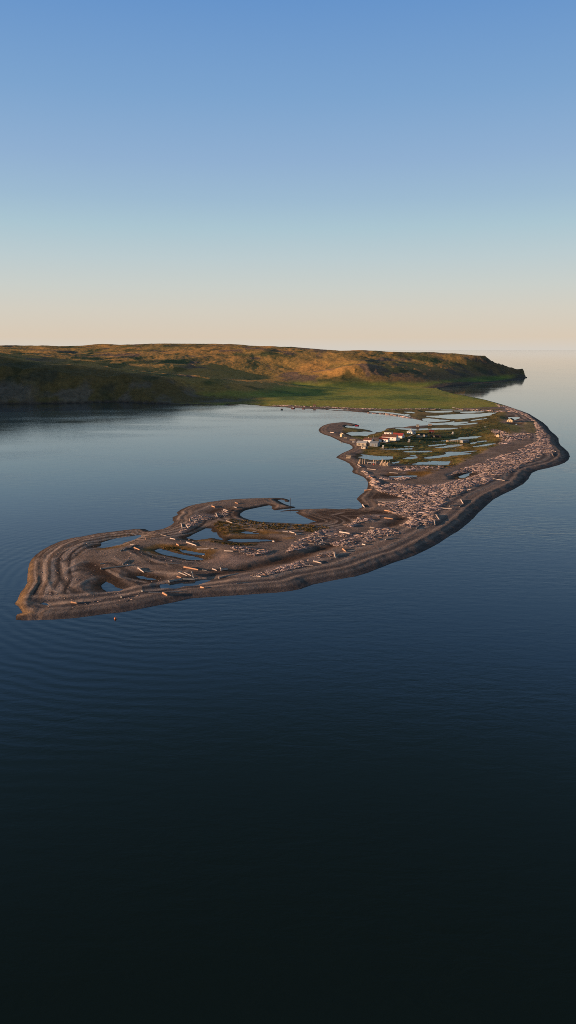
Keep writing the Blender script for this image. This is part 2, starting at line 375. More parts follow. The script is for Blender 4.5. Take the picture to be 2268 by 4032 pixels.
WZ['bar'] = "G 400,190 700,216 960,258 1180,308 1100,290 900,240 700,210"
WZ['bank'] = "C 40,300 -40,420 -130,500 -80,510 0,440 100,370 330,320 450,290 430,230 400,230 300,285"
for k, s in WZ.items():
    col_ = mix(col_, mix(np.tile(col(.165, .132, .120), (len(GX), 1)), col(.075, .058, .053), sstep(-.3, .4, n1 + fine * .5)), zone(s, 3, 2) * .75)
# meadow and hills
MEAD = pts("S 560,1586 640,1587 900,1592 1100,1596 1240,1600 1300,1603 1500,1609 1700,1608 1850,1606 1940,1602", 1.5) + [(520, 1400), (900, 1900), (1500, 3000), (1000, 6900), (-7000, 7000), (-7000, 300), (-470, 700), (-470, 1290)]
mead = np.where(GY > 600, zone(MEAD, 4, 4), 0) * ins
mcol = mix(np.tile(col(.120, .140, .028), (len(GX), 1)), col(.165, .150, .034), sstep(-.3, .5, n3 + n1 * .4))
mcol = mix(mcol, col(.060, .085, .022), sstep(.0, .6, -n3 + n2 * .5))
bluff = zone([(-900, 1330), (-300, 1340), (-60, 1420), (-60, 1520), (-300, 1620), (-900, 1640)], 50, 30)
head = sstep(60, 20, dout) * (GY > 1950)
hw = np.maximum.reduce([sstep(5, 16, h + 3 * n2), bluff, head])
tc = mix(np.tile(col(.295, .168, .054), (len(GX), 1)), col(.235, .152, .048), sstep(-.3, .4, n3))
tc = mix(tc, col(.066, .074, .028), sstep(.12, .5, fbm(GX / 130, GY / 210, 101, 4) + .25 * n2))
tc = mix(tc, col(.090, .068, .062), sstep(.22, .45, fbm(GX / 60, GY / 110, 111, 4)) * .8)
tc = mix(tc, col(.040, .050, .022), sstep(.22, .38, fbm(GX / 60, GY / 120, 115, 3)) * .65)  # streaks of hillside shadow painted as dark green patches
tc = mix(tc, col(.28, .175, .058), sstep(.15, .55, fbm(GX / 110, GY / 200, 117, 3)) * .5)
tc = mix(tc, col(.040, .042, .024), bluff * .75)
tc = mix(tc, col(.120, .102, .094), bluff * sstep(.05, .35, fbm(GX / 40, GY / 60, 121, 4)) * sstep(50, 25, h) * .6)
tc = mix(tc, col(.050, .044, .042), head * .8)
tc = mix(tc, col(.060, .050, .042), sstep(300, 110, dout) * (GY > 1950) * .7)  # shade of right-facing headland slopes put into the colour
mcol = mix(mcol * 1.12, tc, hw)
edge = np.minimum(dbay, dout)
mcol = mix(mcol, col(.07, .055, .045), sstep(8, 3, edge))
mcol = mcol * (1 - .08 * hw[:, None])
col_ = mix(col_, mcol, mead * sstep(.0, .6, h))
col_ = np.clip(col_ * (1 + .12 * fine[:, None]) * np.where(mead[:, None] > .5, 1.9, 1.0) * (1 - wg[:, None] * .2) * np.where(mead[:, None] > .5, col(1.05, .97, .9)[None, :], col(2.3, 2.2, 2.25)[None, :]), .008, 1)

# ------------------------------------------------------------------ terrain mesh
Z = h.reshape(NR, NC)
keep = np.maximum.reduce([Z[:-1, :-1], Z[1:, :-1], Z[:-1, 1:], Z[1:, 1:]]) > -1.2
ri, ci = np.nonzero(keep)
quad = np.stack([ri * NC + ci, ri * NC + ci + 1, (ri + 1) * NC + ci + 1, (ri + 1) * NC + ci], 1)
used = np.unique(quad)
remap = np.full(NR * NC, -1, np.int64); remap[used] = np.arange(len(used))
quad = remap[quad]
def raw_mesh(name, V, faces_flat, loop_start, loop_total):
    me = bpy.data.meshes.new(name)
    me.vertices.add(len(V)); me.vertices.foreach_set('co', np.ascontiguousarray(V, np.float32).ravel())
    me.loops.add(len(faces_flat)); me.loops.foreach_set('vertex_index', np.ascontiguousarray(faces_flat, np.int32))
    me.polygons.add(len(loop_start)); me.polygons.foreach_set('loop_start', np.ascontiguousarray(loop_start, np.int32))
    me.update(calc_edges=True)
    return me
V = np.stack([GX[used], GY[used], h[used]], 1)
me = raw_mesh('ground', V, quad.ravel(), np.arange(len(quad)) * 4, None)
me.polygons.foreach_set('use_smooth', np.ones(len(quad), bool))
at_ = me.color_attributes.new('soil', 'FLOAT_COLOR', 'POINT')
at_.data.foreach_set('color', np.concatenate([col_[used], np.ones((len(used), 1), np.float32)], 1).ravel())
ground = bpy.data.objects.new('ground', me); C.objects.link(ground); ground['kind'] = 'structure'

Zf = h.reshape(NR, NC)
def gz(x, y):
    r = np.interp(y, rows, np.arange(NR)); c = np.interp(x / y, cols, np.arange(NC))
    r0, c0 = min(int(r), NR - 2), min(int(c), NC - 2)
    fr, fc = r - r0, c - c0
    return float((Zf[r0, c0] * (1 - fc) + Zf[r0, c0 + 1] * fc) * (1 - fr) + (Zf[r0 + 1, c0] * (1 - fc) + Zf[r0 + 1, c0 + 1] * fc) * fr)
def gz_many(x, y):
    r = np.interp(y, rows, np.arange(NR)); c = np.interp(x / y, cols, np.arange(NC))
    return Zf[np.clip(np.rint(r).astype(int), 0, NR - 1), np.clip(np.rint(c).astype(int), 0, NC - 1)]

# ------------------------------------------------------------------ materials
def new_mat(name):
    m = bpy.data.materials.new(name); m.use_nodes = True
    nt = m.node_tree
    return m, nt, nt.nodes['Principled BSDF']
def node(nt, typ, **kw):
    nd = nt.nodes.new(typ)
    for k, v in kw.items():
        if k.startswith('_'): setattr(nd, k[1:], v)
        else: nd.inputs[k].default_value = v
    return nd
def simple(name, c, rough=.8, var=.25, scale=1.5, bump=.0, spec=.2, per_object=False):
    m, nt, b = new_mat(name)
    L = nt.links
    tc = node(nt, 'ShaderNodeTexCoord')
    nz = node(nt, 'ShaderNodeTexNoise', Scale=scale, Detail=5.0)
    L.new(tc.outputs['Object'], nz.inputs['Vector'])
    mr = node(nt, 'ShaderNodeMapRange'); mr.inputs[1].default_value = .3; mr.inputs[2].default_value = .7
    mr.inputs[3].default_value = 1 - var; mr.inputs[4].default_value = 1 + var
    L.new(nz.outputs['Fac'], mr.inputs[0])
    mx = node(nt, 'ShaderNodeMix', _data_type='RGBA', _blend_type='MULTIPLY'); mx.inputs[0].default_value = 1
    mx.inputs[6].default_value = (*c, 1)
    L.new(mr.outputs[0], mx.inputs[7])
    out = mx.outputs[2]
    if per_object:
        oi = node(nt, 'ShaderNodeObjectInfo')
        m2 = node(nt, 'ShaderNodeMapRange'); m2.inputs[3].default_value = .6; m2.inputs[4].default_value = 1.3
        L.new(oi.outputs['Random'], m2.inputs[0])
        mx2 = node(nt, 'ShaderNodeMix', _data_type='RGBA', _blend_type='MULTIPLY'); mx2.inputs[0].default_value = 1
        L.new(out, mx2.inputs[6]); L.new(m2.outputs[0], mx2.inputs[7]); out = mx2.outputs[2]
    L.new(out, b.inputs['Base Color'])
    b.inputs['Roughness'].default_value = rough
    b.inputs['Specular IOR Level'].default_value = spec
    if bump:
        bp = node(nt, 'ShaderNodeBump', Strength=bump, Distance=.05)
        L.new(nz.outputs['Fac'], bp.inputs['Height']); L.new(bp.outputs[0], b.inputs['Normal'])
    return m
# ground
gm, nt, b = new_mat('soil'); L = nt.links
ca = node(nt, 'ShaderNodeVertexColor', _layer_name='soil')
geo = node(nt, 'ShaderNodeNewGeometry')
nz = node(nt, 'ShaderNodeTexNoise', Scale=.9, Detail=7.0, Roughness=.72)
nzb = node(nt, 'ShaderNodeTexNoise', Scale=.09, Detail=6.0, Roughness=.62)
L.new(geo.outputs['Position'], nz.inputs['Vector']); L.new(geo.outputs['Position'], nzb.inputs['Vector'])
mr = node(nt, 'ShaderNodeMapRange'); mr.inputs[1].default_value = .3; mr.inputs[2].default_value = .7; mr.inputs[3].default_value = .6; mr.inputs[4].default_value = 1.4
L.new(nz.outputs['Fac'], mr.inputs[0])
mr2 = node(nt, 'ShaderNodeMapRange'); mr2.inputs[1].default_value = .3; mr2.inputs[2].default_value = .7; mr2.inputs[3].default_value = .72; mr2.inputs[4].default_value = 1.28
L.new(nzb.outputs['Fac'], mr2.inputs[0])
mu = node(nt, 'ShaderNodeMath', _operation='MULTIPLY'); L.new(mr.outputs[0], mu.inputs[0]); L.new(mr2.outputs[0], mu.inputs[1])
mx = node(nt, 'ShaderNodeMix', _data_type='RGBA', _blend_type='MULTIPLY'); mx.inputs[0].default_value = 1
L.new(ca.outputs['Color'], mx.inputs[6]); L.new(mu.outputs[0], mx.inputs[7]); L.new(mx.outputs[2], b.inputs['Base Color'])
b.inputs['Roughness'].default_value = .95; b.inputs['Specular IOR Level'].default_value = .08
bp = node(nt, 'ShaderNodeBump', Strength=.8, Distance=.4); L.new(nz.outputs['Fac'], bp.inputs['Height'])
bp2 = node(nt, 'ShaderNodeBump', Strength=.55, Distance=3.0); L.new(nzb.outputs['Fac'], bp2.inputs['Height']); L.new(bp.outputs[0], bp2.inputs['Normal'])
hgt = node(nt, 'ShaderNodeSeparateXYZ'); L.new(geo.outputs['Position'], hgt.inputs[0])
mh = node(nt, 'ShaderNodeMapRange'); mh.inputs[1].default_value = 3; mh.inputs[2].default_value = 25; mh.inputs[3].default_value = .04; mh.inputs[4].default_value = .6
L.new(hgt.outputs['Z'], mh.inputs[0]); L.new(mh.outputs[0], bp2.inputs['Strength'])
L.new(bp2.outputs[0], b.inputs['Normal'])
me.materials.append(gm)

# ------------------------------------------------------------------ water
tipx, tipy = at(*src('A', 190, 1120))
ed = [-120000, -30000, -9000] + list(np.linspace(-3600, 3600, 121)) + [9000, 30000, 120000]
edy = [-3000, -600] + list(np.linspace(20, 4200, 141)) + [9000, 30000, 120000]
ed, edy = np.array(ed, np.float32), np.array(edy, np.float32)
wxg, wyg = np.meshgrid(ed, edy)
wxf, wyf = wxg.ravel(), wyg.ravel()
# the bay is sheltered by the spit; the open sea is ruffled
bayP = BAY[:-1] + [(-2200, 420), (-420, 300), (-170, 262)]
sb = signed(wxf, wyf, bayP)
chop = .36 + .64 * sstep(60, -60, sb)
chop = np.where(sb > -30, chop, chop * (.08 + .92 * sstep(1500, 500, wyf)))
chop = np.where(sb > 0, np.maximum(chop, .36 + .3 * sstep(700, 1250, wyf)), chop)
chop = chop * (.45 + .55 * sstep(120, 420, wyf))
chop = np.maximum(chop, np.where(sb > -30, .34, .025))
me = raw_mesh('water', np.stack([wxf, wyf, np.zeros_like(wxf)], 1),
              np.array([[j * len(ed) + i, j * len(ed) + i + 1, (j + 1) * len(ed) + i + 1, (j + 1) * len(ed) + i] for j in range(len(edy) - 1) for i in range(len(ed) - 1)]).ravel(),
              np.arange((len(ed) - 1) * (len(edy) - 1)) * 4, None)
bayw = np.maximum(sstep(-40, 120, sb) * (.35 + .65 * sstep(300, 700, wyf)), .5 * sstep(1300, 1800, wyf) * sstep(6000, 3000, wyf))
a_ = me.attributes.new('ruffle', 'FLOAT', 'POINT'); a_.data.foreach_set('value', bayw.astype(np.float32))
a_ = me.attributes.new('sky_lift', 'FLOAT', 'POINT'); a_.data.foreach_set('value', np.maximum(sstep(-60, 160, sb) * sstep(200, 480, wyf), .30 * sstep(150, 420, wyf)).astype(np.float32))
a_ = me.attributes.new('chop', 'FLOAT', 'POINT'); a_.data.foreach_set('value', chop.astype(np.float32))
dt = np.hypot(wxf - tipx, wyf - tipy)
a_ = me.attributes.new('swell', 'FLOAT', 'POINT'); a_.data.foreach_set('value', (np.exp(-(dt / 105) ** 2) * sstep(20, -30, wxf - tipx - 60)).astype(np.float32))
water = bpy.data.objects.new('water', me); C.objects.link(water); water['kind'] = 'structure'
wm, nt, b = new_mat('sea'); L = nt.links
b.inputs['Base Color'].default_value = (.0072, .0150, .0118, 1); b.inputs['Specular IOR Level'].default_value = .5
b.inputs['Roughness'].default_value = .06; b.inputs['IOR'].default_value = 1.33
geo = node(nt, 'ShaderNodeNewGeometry')
ch = node(nt, 'ShaderNodeAttribute', _attribute_name='chop'); sw = node(nt, 'ShaderNodeAttribute', _attribute_name='swell')
mp = node(nt, 'ShaderNodeMapping'); mp.inputs['Rotation'].default_value = (0, 0, R(18)); mp.inputs['Scale'].default_value = (.10, .26, .2)
L.new(geo.outputs['Position'], mp.inputs['Vector'])
w1 = node(nt, 'ShaderNodeTexNoise', Scale=1.0, Detail=6.0, Roughness=.62, Distortion=.4); L.new(mp.outputs[0], w1.inputs['Vector'])
b1 = node(nt, 'ShaderNodeBump', Distance=1.6); L.new(w1.outputs['Fac'], b1.inputs['Height'])
m1 = node(nt, 'ShaderNodeMath', _operation='MULTIPLY'); m1.inputs[1].default_value = .095; L.new(ch.outputs['Fac'], m1.inputs[0]); m1b = node(nt, 'ShaderNodeMath', _operation='MULTIPLY'); L.new(m1.outputs[0], m1b.inputs[0]); L.new(m1b.outputs[0], b1.inputs['Strength'])
mp2 = node(nt, 'ShaderNodeMapping'); mp2.inputs['Location'].default_value = (-tipx - 70, -tipy - 60, 0)
L.new(geo.outputs['Position'], mp2.inputs['Vector'])
wv = node(nt, 'ShaderNodeTexWave', _wave_type='RINGS', _rings_direction='Z', Scale=.06, Distortion=6.0, Detail=2.0)
wv.inputs['Detail Scale'].default_value = .6
L.new(mp2.outputs[0], wv.inputs['Vector'])
b2 = node(nt, 'ShaderNodeBump', Distance=.8); L.new(wv.outputs['Fac'], b2.inputs['Height']); L.new(b1.outputs[0], b2.inputs['Normal'])
m2 = node(nt, 'ShaderNodeMath', _operation='MULTIPLY'); m2.inputs[1].default_value = .07; L.new(sw.outputs['Fac'], m2.inputs[0]); L.new(m2.outputs[0], b2.inputs['Strength'])
# broad wind patches
mp3 = node(nt, 'ShaderNodeMapping'); mp3.inputs['Scale'].default_value = (.006, .014, .01); L.new(geo.outputs['Position'], mp3.inputs['Vector'])
w3 = node(nt, 'ShaderNodeTexNoise', Scale=1.0, Detail=3.0); L.new(mp3.outputs[0], w3.inputs['Vector'])
r3 = node(nt, 'ShaderNodeMapRange'); r3.inputs[1].default_value = .35; r3.inputs[2].default_value = .65; r3.inputs[3].default_value = .005; r3.inputs[4].default_value = .05
r4 = node(nt, 'ShaderNodeMapRange'); r4.inputs[1].default_value = .35; r4.inputs[2].default_value = .65; r4.inputs[3].default_value = .35; r4.inputs[4].default_value = 1.6
L.new(w3.outputs['Fac'], r4.inputs[0]); L.new(r4.outputs[0], m1b.inputs[1])
L.new(w3.outputs['Fac'], r3.inputs[0]); hr = node(nt, 'ShaderNodeAttribute', _attribute_name='ruffle')
sky_lift = node(nt, 'ShaderNodeMix', _data_type='RGBA'); sky_lift.inputs[6].default_value = (.0078, .0170, .0172, 1); sky_lift.inputs[7].default_value = (.020, .060, .095, 1)  # turbid bay's base colour lifted bluer in place of missing sky reflection
sa = node(nt, 'ShaderNodeAttribute', _attribute_name='sky_lift'); L.new(sa.outputs['Fac'], sky_lift.inputs[0]); L.new(sky_lift.outputs[2], b.inputs['Base Color'])
hm_ = node(nt, 'ShaderNodeMath', _operation='MULTIPLY_ADD'); hm_.inputs[1].default_value = .055
L.new(hr.outputs['Fac'], hm_.inputs[0]); L.new(r3.outputs[0], hm_.inputs[2]); L.new(hm_.outputs[0], b.inputs['Roughness'])
L.new(b2.outputs[0], b.inputs['Normal'])
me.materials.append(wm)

# ------------------------------------------------------------------ mesh builder
class MB:
    def __init__(s): s.v, s.f = [], []
    def add(s, vs, fs):
        o = len(s.v); s.v += [tuple(v) for v in vs]; s.f += [tuple(i + o for i in f) for f in fs]
    def box(s, x0, x1, y0, y1, z0, z1):
        s.add([(x0, y0, z0), (x1, y0, z0), (x1, y1, z0), (x0, y1, z0), (x0, y0, z1), (x1, y0, z1), (x1, y1, z1), (x0, y1, z1)],
              [(3, 2, 1, 0), (4, 5, 6, 7), (0, 1, 5, 4), (1, 2, 6, 5), (2, 3, 7, 6), (3, 0, 4, 7)])
    def tube(s, P, rad, n=7):
        """polyline tube with radius per point"""
        rings = []
        for i, p in enumerate(P):
            p = Vector(p)
            a = Vector(P[max(i - 1, 0)]); c = Vector(P[min(i + 1, len(P) - 1)])
            t = (c - a).normalized()
            u = t.cross(Vector((0, 0, 1)))
            if u.length < 1e-3: u = Vector((1, 0, 0))
            u.normalize(); w = u.cross(t)
            r = rad[i] if hasattr(rad, '__len__') else rad
            rings.append([p + (u * math.cos(2 * math.pi * k / n) + w * math.sin(2 * math.pi * k / n)) * r for k in range(n)])
        vs = [v for rg in rings for v in rg]
        fs = [tuple(reversed(range(n))), tuple((len(P) - 1) * n + k for k in range(n))]
        for i in range(len(P) - 1):
            for k in range(n):
                k2 = (k + 1) % n
                fs.append((i * n + k, i * n + k2, (i + 1) * n + k2, (i + 1) * n + k))
        s.add(vs, fs)
    def build(s, name, mat, parent=None, smooth=False):
        me = bpy.data.meshes.new(name); me.from_pydata([tuple(v) for v in s.v], [], s.f); me.update()
        bm = bmesh.new(); bm.from_mesh(me); bmesh.ops.recalc_face_normals(bm, faces=bm.faces); bm.to_mesh(me); bm.free()
        if smooth:
            for p in me.polygons: p.use_smooth = True
        me.materials.append(mat)
        o = bpy.data.objects.new(name, me); C.objects.link(o)
        if parent: o.parent = parent
        return o
def tag(o, label, cat, group=None):
    o['label'] = label; o['category'] = cat
    if group: o['group'] = group
    return o
def empty(name, loc, yaw, label, cat, group=None):
    o = bpy.data.objects.new(name, None); C.objects.link(o)
    o.location = loc; o.rotation_euler = (0, 0, yaw); o.empty_display_size = .5
    return tag(o, label, cat, group)

M = {}
M['white'] = simple('white_paint', (.78, .76, .72), .7, .12, .8)
M['cream'] = simple('cream_boards', (.58, .47, .33), .8, .15, .9)
M['ply'] = simple('pale_plywood', (.56, .44, .29), .8, .15, .9)
M['greywood'] = simple('grey_boards', (.24, .23, .22), .9, .25, .9)
M['studwall'] = simple('weathered_boards', (.40, .35, .28), .9, .25, 1.2)
M['darkwood'] = simple('dark_boards', (.075, .060, .052), .9, .3, .9)
M['tin'] = simple('zinc_roof', (.36, .37, .39), .5, .12, .7, spec=.4)
M['bluegrey'] = simple('blue_grey_metal', (.20, .23, .27), .6, .15, .7)
M['brownroof'] = simple('brown_roof', (.16, .085, .065), .8, .25, .8)
M['hullpaint'] = simple('faded_red_hull', (.30, .12, .10), .6, .15, 1)
M['redroof'] = simple('red_roof', (.34, .065, .058), .55, .12, .5, spec=.3)
M['darkredroof'] = simple('dark_red_roof', (.19, .045, .038), .7, .2, .6)
M['blackroof'] = simple('dark_roof', (.050, .046, .046), .85, .25, .8)
M['glass'] = simple('window_glass', (.02, .025, .03), .15, .1, 1, spec=.6)
M['redtrim'] = simple('red_trim', (.42, .06, .05), .6, .1, 1)
M['metal'] = simple('pole_metal', (.45, .43, .40), .5, .1, 1, spec=.4)
M['brick'] = simple('chimney_paint', (.55, .40, .30), .8, .15, 2)
M['sod'] = simple('sod', (.115, .080, .050), .95, .4, 1.2, .6)
M['log'] = simple('weathered_log', (.50, .42, .38), .85, .3, .8, .3, per_object=True)
M['log_grey'] = simple('silver_log', (.27, .26, .25), .85, .3, .8, .3)
M['log_warm'] = simple('sunlit_log', (.52, .30, .19), .85, .25, .8, .3)  # sunlit warmth put into the wood colour, mostly for logs seen lit
M['pole'] = simple('peeled_pole', (.46, .35, .26), .85, .3, 1.2, per_object=True)
M['plank'] = simple('grey_plank', (.34, .29, .25), .9, .3, 1.5)
M['orange'] = simple('orange_plastic', (.65, .16, .04), .4, .05, 2, spec=.4)
M['redpaint'] = simple('red_paint', (.30, .015, .025), .35, .1, 1, spec=.5)
M['black'] = simple('black_rubber', (.02, .02, .022), .6, .1, 1)
M['tarp'] = simple('dark_canvas', (.05, .05, .055), .9, .3, 1.2, .4)

# ------------------------------------------------------------------ buildings
def house(name, label, tile, px, py, LX, WY, eave, top, yaw, wall, roof, front='long', hip=False, over=.3, cat='house', base=0.25,
          windows=(), doors=(), chimney=None, annex=None, trim=None, group=None, skids=True, gable_shade=None):
    """ridge runs along local x. px, py: photo point at the middle of the foot of the facing wall (long wall, or the gable at -x)"""
    gx, gy = at(*src(tile, px, py), 1.4)
    z0 = gz(gx, gy)
    gx, gy = at(*src(tile, px, py), z0)
    cy, sy = math.cos(R(yaw)), math.sin(R(yaw))
    if front == 'long': ox, oy = -sy * WY / 2, cy * WY / 2
    else: ox, oy = cy * LX / 2, sy * LX / 2
    cx, cyy = gx + ox, gy + oy
    corners = [gz(cx + cy * a - sy * c, cyy + sy * a + cy * c) for a in (-LX / 2, LX / 2) for c in (-WY / 2, WY / 2)]
    zb = max(min(corners), .15)
    t = empty(name, (cx, cyy, zb - .05), R(yaw), label, cat, group)
    x, y = LX / 2, WY / 2
    m = MB()
    e, b0 = eave, base
    if hip:
        m.box(-x, x, -y, y, b0, e)
    else:
        vs = [(-x, -y, b0), (x, -y, b0), (x, y, b0), (-x, y, b0), (-x, -y, e), (x, -y, e), (x, y, e), (-x, y, e), (-x, 0, top - .06), (x, 0, top - .06)]
        m.add(vs, [(3, 2, 1, 0), (0, 1, 5, 4), (2, 3, 7, 6), (1, 2, 6, 9, 5), (3, 0, 4, 8, 7), (4, 5, 9, 8), (7, 8, 9, 6)])
    m.build('wall', wall, t)
    k = (top - e) / y
    xo, yo = x + over, y + over
    eo = e - over * k
    th = .14
    m = MB()
    if hip:
        rx = max(x - y, .25)
        lo = [(-xo, -yo, eo), (xo, -yo, eo), (xo, yo, eo), (-xo, yo, eo)]
        m.add(lo + [(a, c, d + th) for a, c, d in lo] + [(-rx, 0, top + th), (rx, 0, top + th)],
              [(3, 2, 1, 0), (0, 1, 5, 4), (1, 2, 6, 5), (2, 3, 7, 6), (3, 0, 4, 7), (4, 5, 9, 8), (5, 6, 9), (6, 7, 8, 9), (7, 4, 8)])
    else:
        for sgn in (-1, 1):
            a = [(-xo, sgn * yo, eo), (xo, sgn * yo, eo), (xo, 0, top), (-xo, 0, top)]
            m.add(a + [(p, q, r + th) for p, q, r in a], [(0, 1, 2, 3), (4, 5, 6, 7), (0, 1, 5, 4), (1, 2, 6, 5), (2, 3, 7, 6), (3, 0, 4, 7)])
    rf = m.build('roof', roof, t)
    if chimney:
        a, c, hh, cm = chimney
        q = MB(); zz = top - abs(c) * k
        q.box(a - .32, a + .32, c - .32, c + .32, zz - .4, zz + hh); q.box(a - .4, a + .4, c - .4, c + .4, zz + hh, zz + hh + .15)
        q.build('chimney', cm, rf)
    def on_face(face, u, z, w, hh, d0, d1):
        q = MB()
        if face == 'front': q.box(u - w / 2, u + w / 2, -y - d1, -y - d0, z, z + hh)
        elif face == 'back': q.box(u - w / 2, u + w / 2, y + d0, y + d1, z, z + hh)
        elif face == 'left': q.box(-x - d1, -x - d0, u - w / 2, u + w / 2, z, z + hh)
        else: q.box(x + d0, x + d1, u - w / 2, u + w / 2, z, z + hh)
        return q
    for face, u, z, w, hh in windows:
        fr = on_face(face, u, z - .08, w + .16, hh + .16, 0, .04).build('window', M['greywood'] if wall is M['white'] else M['darkwood'], t)
        on_face(face, u, z, w, hh, .04, .055).build('pane', M['glass'], fr)
    for face, u, w, hh, dm in doors:
        dr = on_face(face, u, b0 + .05, w, hh, 0, .06).build('door', dm, t)
        on_face(face, u + w * .36, b0 + 1.0, .12, .12, .06, .12).build('handle', M['black'], dr)
    if trim:
        q = MB()
        q.box(-xo, xo, -yo - .06, -yo - .01, eo - .12, eo + .16)
        q.build('fascia', trim, t)
    if gable_shade:
        q = MB(); q.box(-x - .05, -x - .005, -y, y, b0, e * .55)
        q.build('shade_panel', gable_shade, t)  # grey sheet standing in for diagonal shade on the lower gable
    if annex:
        ax0, ax1, ay0, ay1, ah, am, ar = annex
        q = MB(); q.box(ax0, ax1, ay0, ay1, .1, ah); an = q.build('annex', am, t)
        q = MB(); q.add([(ax0 - .1, ay0 - .1, ah), (ax1 + .1, ay0 - .1, ah), (ax1 + .1, ay1 + .1, ah), (ax0 - .1, ay1 + .1, ah),
                         (ax0 - .1, ay0 - .1, ah + .12), (ax1 + .1, ay0 - .1, ah + .12), (ax1 + .1, ay1 + .1, ah + .4), (ax0 - .1, ay1 + .1, ah + .4)],
                        [(3, 2, 1, 0), (4, 5, 6, 7), (0, 1, 5, 4), (1, 2, 6, 5), (2, 3, 7, 6), (3, 0, 4, 7)])
        q.build('annex_roof', ar, an)
    if skids:
        q = MB()
        for c in (-y * .9, -y * .3, y * .3, y * .9): q.box(-x * .98, x * .98, c - .15, c + .15, -.5, b0 - .005)
        q.build('foundation', M['darkwood'], t)
    return t

house('cabin', 'small cream cabin with a gabled front and thin stovepipe beside the narrow beach', 'P', 262, 798, 4.2, 4.4, 2.9, 4.6, 112,
      M['ply'], M['cream'], 'gable', windows=[('left', -.1, 1.4, .5, .7)], chimney=(1.2, 1.1, 1.4, M['metal']), cat='cabin')
house('boathouse', 'long weathered boathouse with a pale zinc roof at the shingle beach', 'J', 235, 440, 10.8, 6.6, 3.3, 5.0, -30,
      M['studwall'], M['tin'], windows=[('front', u, 1.1, .45, 1.5) for u in (-3.6, -2.0, -.4, 1.2, 2.8)], doors=[('right', .0, 1.6, 2.2, M['darkwood'])], cat='boathouse')
house('boat_shed', 'low grey plank shed standing in front of the zinc roofed boathouse', 'J', 290, 528, 5.2, 4.6, 2.5, 3.3, -38,
      M['studwall'], M['greywood'], doors=[('right', .2, 1.5, 1.9, M['darkwood'])], windows=[('front', -.8, 1.0, .8, .8)], cat='shed')
house('storehouse', 'shaded blue grey storehouse joined behind the zinc roofed boathouse', 'J', 585, 470, 8.6, 8, 3.7, 5.5, -26,
      M['bluegrey'], M['bluegrey'], doors=[('front', -1, 2.0, 2.4, M['greywood'])], windows=[('front', 2.4, 1.5, .9, .9)], cat='storehouse')
house('cottage', 'low white cottage with a rusty brown roof behind the boathouses', 'J', 410, 345, 9.0, 6.4, 3.1, 5.0, -24,
      M['white'], M['brownroof'], windows=[('front', -2.8, 1.3, .8, .9), ('front', .5, 1.3, .8, .9)], chimney=(.6, -.4, 1.0, M['brick']), cat='cottage', trim=M['redtrim'])
house('cottage', 'small white house with a dark recessed doorway and dark red roof', 'J', 865, 336, 10.2, 6, 3.6, 4.9, -26,
      M['white'], M['darkredroof'], windows=[('front', -3.5, 1.5, .7, 1.0), ('front', 2.2, 1.7, .7, .8), ('left', 0, 1.5, .8, 1.0)], doors=[('front', -1.1, 1.8, 2.6, M['blackroof']), ('front', -.1, .3, 2.6, M['redtrim'])],
      annex=(-5.0, -1.95, -3.7, -3.0, 3.0, M['white'], M['darkredroof']), trim=M['redtrim'], cat='house')
house('community_house', 'largest white house with a long brown roof and red eaves', 'J', 1022, 283, 16.6, 8.4, 4.1, 6.6, -24,
      M['white'], M['brownroof'], windows=[('front', .0, 1.8, .8, .9), ('front', 4.4, 1.8, .8, .9), ('front', -4.6, 1.8, .8, .9), ('right', 0, 1.8, .9, 1.0)],
      chimney=(-4.6, -.6, 2.0, M['brick']), annex=(8.32, 10.6, -1.6, 2.2, 2.8, M['white'], M['brownroof']), trim=M['redtrim'])
house('red_roofed_house', 'white house with a bright red roof behind the largest white house', 'J', 1260, 222, 11.6, 8, 3.0, 5.7, -28,
      M['white'], M['redroof'], windows=[('right', -1.6, 1.2, .8, 1.0), ('right', 1.4, 1.2, .8, 1.0)], doors=[('right', 0, .9, 2.0, M['greywood'])], trim=M['white'])
house('bunkhouse', 'low white bunkhouse with a nearly black roof beyond the largest white house', 'J', 990, 118, 8.8, 6, 2.9, 4.2, -24,
      M['white'], M['blackroof'], windows=[('front', -2, 1.2, .7, .8), ('front', 2, 1.2, .7, .8)])
house('hip_roofed_house', 'white house with a grey hip roof and windows at the far lagoon', 'K', 478, 258, 7.0, 6.4, 3.2, 5.0, -34,
      M['white'], M['tin'], hip=True, windows=[('front', -1.8, 1.3, .8, 1.1), ('front', 1.4, 1.3, .8, 1.1), ('right', -1.2, 1.3, .8, 1.0)], doors=[('right', 1.2, .9, 2.1, M['greywood'])],
      annex=(3.25, 5.1, 1.2, 3.0, 2.5, M['white'], M['tin']), chimney=(0, .0, .8, M['brick']))
house('cabin', 'yellow gabled cabin with a shaded lower wall and dark sides on the lawn', 'K', 712, 350, 6.5, 5.6, 2.7, 4.3, 56,
      M['ply'], M['blackroof'], 'gable', windows=[('front', 0, 1.2, .8, .8)], gable_shade=M['greywood'], cat='cabin')
house('shed', 'small pale grey shed just right of the yellow gabled cabin', 'K', 905, 328, 3.4, 3.0, 2.3, 3.0, 20, M['greywood'], M['blackroof'],
      doors=[('front', -.3, .9, 1.9, M['white'])], cat='shed')
house('cabin', 'dark walled hut with a red fronted roof beyond the long low shed', 'K', 1048, 240, 5.6, 5, 2.7, 3.7, -8, M['darkwood'], M['darkredroof'],
      doors=[('front', .2, 1.1, 2.0, M['greywood'])], windows=[('front', -1.7, 1.3, .7, .7)], trim=M['redtrim'], cat='hut')
house('sod_hut', 'long low dark shed sunk into the dark lawn with one pale end', 'K', 1165, 348, 11.6, 5, 2.1, 3.0, -4, M['darkwood'], M['blackroof'],
      annex=(-3.3, -1.7, -3.6, -2.5, 2.3, M['ply'], M['blackroof']), windows=[('front', 2.5, 1.1, .6, .6)], cat='shed')
